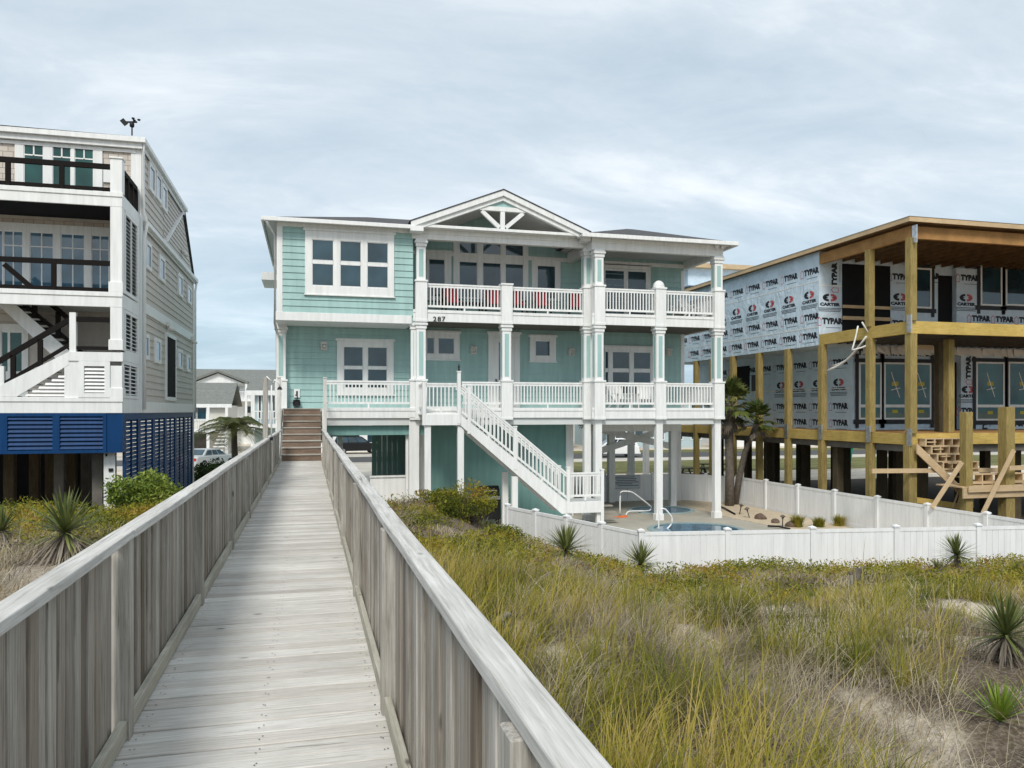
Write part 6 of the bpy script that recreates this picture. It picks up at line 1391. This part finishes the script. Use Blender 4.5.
Y = 41; shrub('round dark green bush beside the drive left of the boardwalk', ax(210, Y), Y, 0, 1.15, 2.3, M_leafdark, 4200, .075, 16, 7)
Y = 47; shrub('dark evergreen shrub below the pale blue house', ax(256, Y), Y, 0, 1.0, 2.2, M_leafdark, 2500, .08, 12, 8)
# yuccas: rosette of stiff tapering leaves, brown skirt of dead leaves
def yucca(name, label, mat, n=75, ln=.62, skirt=45, trunk=.28, seed=1, up=0.0, grp='yuccas in the dune'):
    rs = np.random.default_rng(seed); t_ = thing(name, label, 'yucca', (0, 0, 0), grp)
    def rosette(nm, n, mt, el0, el1, l0, l1, wd, droop, z0):
        V = np.zeros((n, 7, 3))
        for i in range(n):
            a = i*2.39996+rs.normal(0, .2); el = el0+(el1-el0)*rs.uniform(0, 1); L_ = rs.uniform(l0, l1); d = np.array([math.cos(a)*math.cos(el), math.sin(a)*math.cos(el), math.sin(el)]); tt = np.array([-math.sin(a), math.cos(a), 0])
            for j in range(4):
                s = j/3; c = np.array([0, 0, z0+rs.uniform(-.01, .01)]) + d*L_*s + np.array([0, 0, -droop*L_*s*s]); w_ = wd*(.55, 1, .72, 0)[j]
                if j < 3: V[i, 2*j] = c-tt*w_/2; V[i, 2*j+1] = c+tt*w_/2
                else: V[i, 6] = c
        npmesh(nm, V, 7, [(0, 1, 3, 2), (2, 3, 5, 4), (4, 5, 6)], mt, t_)
    rosette('leaves', n, mat, R(-22+up), R(86), ln*.75, ln*1.05, .030*ln/.62, .12, trunk)
    if skirt: rosette('dead_leaves', skirt, M_deadfrond, R(-80), R(-5), ln*.5, ln*.95, .024, .35, trunk*.95)
    MB().tube([(0, 0, -.1), (0, 0, trunk)], .06, 8).build('trunk', M_bark, t_, local=True)
    return t_
proto = {'y': yucca('yucca', '', M_yucca, 120, .60, 110, .34, 1), 'g': yucca('yucca', '', M_yucca, 80, .6, 24, .1, 2, 15), 'd': yucca('yucca', '', M_yucca, 130, .62, 30, .36, 3), 'b': yucca('sword_leaf_clump', '', M_yuccabright, 46, .7, 0, .04, 4, 35)}
used = set()
for i, (u, v, k_, sc, lb) in enumerate(YU):
    x, y, z = foot(u, v)
    if k_ not in used: o = proto[k_]; used.add(k_); o.location = (x, y, z-.02); o.scale = (sc,)*3; o.rotation_euler = (0, 0, i*1.3); o['label'] = lb
    else: dup(proto[k_], (x, y, z-.02), i*1.3, sc, lb)
# ornamental grass tufts in the sand bed
for i, (u, v, hh, lb) in enumerate(((797, 527, .62, 'largest green grass tuft in the sand bed by the fence'), (819, 527, .5, 'middle grass tuft in the sand bed, behind the front fence'), (839, 526, .55, 'thin pale grass tuft rightmost in the sand bed'))):
    Y = (EYE-.05)*ry(u)/(v-411); x = ax(u, Y); n = 420; P = np.stack([x+rng.normal(0, .07, n), Y+rng.normal(0, .07, n), np.full(n, .04)], -1); Hh = rng.uniform(.5, 1, n)*hh
    V, F = blades(P, Hh, np.full(n, .022), Hh*rng.uniform(.05, .4, n), rng.uniform(0, 6.28, n), Hh*rng.uniform(0, .6, n)); o = npmesh('grass_tuft', V, V.shape[1], F, M_grass); tag(o, lb, 'grass tuft', 'grass tufts in the sand bed')
# driftwood, stump
x, y, z = gp(856, 592); st = thing('tree_stump', 'broken grey stump sticking out of the dune grass', 'stump', (x, y, z))
MB().tube([(x, y, z-.1), (x-.02, y, z+.2), (x+.03, y, z+.42)], .10, 9, r2=.06).tube([(x, y, z+.2), (x-.14, y+.02, z+.36)], .05, 7, r2=.02).tube([(x+.02, y, z+.3), (x+.16, y-.03, z+.46)], .05, 7, r2=.025).build('stump_wood', M_bark, st)
MB().tube([(x-.06, y, z), (x-.1, y, z+.3)], .05, 6, r2=.03).build('bleached_wood', M_drift, st)
for i, (p, q, lb) in enumerate((((484, 569), (497, 578), 'pale driftwood stick lying in the grass right of the railing'), ((497, 634), (513, 628), 'pale driftwood stick half buried near the railing'), ((715, 583), (735, 586), 'thin grey branch lying below the front fence'), ((695, 598), (708, 592), 'short bleached branch beside the small clump'))):
    a, b_ = Vector(gp(*p)), Vector(gp(*q)); o = MB().tube([a+Vector((0, 0, .1)), (a+b_)/2+Vector((.02, 0, .16)), b_+Vector((0, 0, .12))], .045, 7, r2=.02).build('driftwood', M_drift, smooth=True); o.data.transform(Matrix.Translation(-a)); o.location = a; tag(o, lb, 'driftwood')

# ---------------------------------------------------------------- palms
def fan_frond(base, d, L_, spread, nl, droop, rs, V):
    """one fan leaf: leaflets radiating from the end of the stalk"""
    d = d/np.linalg.norm(d); s = np.cross(d, [0, 0, 1.0]); s /= np.linalg.norm(s)+1e-6; c = base + d*L_*.45
    for j in range(nl):
        a = (j/(nl-1)-.5)*spread; e = d*math.cos(a)+s*math.sin(a); ll = L_*.62*(1-.35*abs(a)/spread*2)*rs.uniform(.85, 1.1); n_ = np.cross(e, np.cross(s, d)); n_ /= np.linalg.norm(n_)+1e-6; wd = .035*L_/1.0+.012
        p1 = c+e*ll*.55+np.array([0, 0, -droop*.18*ll]); p2 = c+e*ll+np.array([0, 0, -droop*ll*rs.uniform(.4, .9)]); V.append([c-n_*wd*.4, c+n_*wd*.4, p1-n_*wd, p1+n_*wd, p2, p2])
def sabal(label, x, y, htr, r_tr, crown_r, n, seed, up=0.2, dead=22, boots=True, base=None):
    rs = np.random.default_rng(seed); t_ = thing('sabal_palm', label, 'palm tree', (x, y, 0)); lean = [(0, 0), (.03, .02), (-.02, .0), (.02, -.02)]
    bx_, by_ = base or (x, y)
    MB().tube([(bx_+(x-bx_)*(k/3)**1.6+a, by_+(y-by_)*(k/3)**1.6+b_, htr*k/3) for k, (a, b_) in enumerate(lean)], r_tr*1.08, 12, r2=r_tr*.9).build('trunk', M_bark, t_, smooth=True)
    top = np.array([x+.02, y-.02, htr]); V, W = [], []
    st_ = MB()
    for i in range(n):
        a = i*2.39996+rs.normal(0, .15); el = R(-20)+R(105)*(i/n)**.8+rs.normal(0, .1); d = np.array([math.cos(a)*math.cos(el), math.sin(a)*math.cos(el), math.sin(el)]); L_ = crown_r*rs.uniform(.8, 1.1); fan_frond(top+np.array([0, 0, .25*i/n]), d, L_, R(120), 15, .55, rs, V); st_.tube([top, top+d*L_*.45], .016, 4, r2=.01)
    npmesh('crown', np.array(V), 6, [(0, 1, 3, 2), (2, 3, 5, 4)], M_palm, t_); st_.build('stalks', M_palm, t_)
    for i in range(dead):
        a = rs.uniform(0, 6.28); el = R(rs.uniform(-70, -25)); d = np.array([math.cos(a)*math.cos(el), math.sin(a)*math.cos(el), math.sin(el)]); fan_frond(top-np.array([0, 0, .15]), d, crown_r*rs.uniform(.5, .8), R(70), 9, .5, rs, W)
    npmesh('dead_fronds', np.array(W), 6, [(0, 1, 3, 2), (2, 3, 5, 4)], M_deadfrond, t_)
    if boots:
        m = MB()
        for k in range(70):
            z = htr-.0-rs.uniform(0, 1.25); a = rs.uniform(0, 6.28); p = Vector((x+math.cos(a)*r_tr*.9, y+math.sin(a)*r_tr*.9, z)); m.bar(p, p+Vector((math.cos(a)*.2, math.sin(a)*.2, .34)), .055, .018)
        m.build('leaf_bases', M_deadfrond, t_)
Y = 31.4; sabal('tall sabal palm with shaggy trunk beside the corner column of the porch', ax(729.5, Y), Y, az(408, 730, Y), .19, 1.45, 38, 11, .3, 26)
Y = 30.6; sabal('smaller sabal palm crown to the right of the tall palm', ax(756, Y), Y, az(424, 756, Y), .14, 1.05, 30, 12, .1, 12, False, base=(ax(735, 31.8), 31.8))
def feather_palm(label, x, y, htr, L_, n, seed):
    rs = np.random.default_rng(seed); t_ = thing('feather_palm', label, 'palm tree', (x, y, 0)); MB().tube([(x, y, 0), (x+.05, y, htr*.5), (x, y, htr)], .2, 10, r2=.15).build('trunk', M_bark, t_, smooth=True); V = []; m = MB()
    for i in range(n):
        a = i*2.39996; el = R(75)-R(70)*(i/n); d = np.array([math.cos(a), math.sin(a), 0]); pts = []
        for s in np.linspace(0, 1, 9): pts.append(np.array([x, y, htr]) + d*L_*(s*math.cos(el)+.25*s*s) + np.array([0, 0, L_*(s*math.sin(el) - .68*s**2.2)]))
        m.tube(pts, .025, 4, r2=.008)
        for q in np.linspace(.12, .99, 26):
            f = q*8; k = min(int(f), 7); c = pts[k]+(pts[k+1]-pts[k])*(f-k); tg_ = pts[k+1]-pts[k]; tg_ /= np.linalg.norm(tg_); sd_ = np.cross(tg_, [0, 0, 1.0]); sd_ /= np.linalg.norm(sd_)+1e-6; ll = L_*.30*(1-.6*abs(q-.45))
            for s in (-1, 1):
                e = sd_*s*.8+tg_*.55+np.array([0, 0, .05]); e /= np.linalg.norm(e); w_ = tg_*.032; tip = c+e*ll+np.array([0, 0, -.4*ll]); V.append([c-w_*.6, c+w_*.6, c+e*ll*.55-w_+np.array([0, 0, -.06*ll]), c+e*ll*.55+w_+np.array([0, 0, -.06*ll]), tip, tip])
    npmesh('crown', np.array(V), 6, [(0, 1, 3, 2), (2, 3, 5, 4)], M_palm, t_); m.build('rachis', M_palm, t_)
Y = 44; feather_palm('drooping feather palm beyond the boardwalk in front of the street houses', ax(234, Y), Y, az(431, 234, Y), 2.1, 20, 5)
for i, (x, y, h_, r_, lb) in enumerate(((24, 99, 6.0, 3.2, 'leafy street tree between cream and white street houses beyond the cross braces'), (31, 82, 4.6, 1.9, 'small street tree by the pale blue street house behind the piles'), (47, 83, 5.0, 2.0, 'street tree beyond the right piles of the unfinished house'), (15.5, 80, 4.4, 1.8, 'street tree left of the cream street house behind the white utility vehicle'))):
    t_ = shrub(lb, x, y, h_*.3, r_, h_*.75, M_leafdark, 3000, .16, 14, 30+i, 'street_tree', M_bark, 14); t_['category'] = 'tree'; MB().tube([(x, y, 0), (x+.1, y, h_*.3), (x, y, h_*.6)], .17, 8, r2=.09).build('trunk', M_bark, t_)
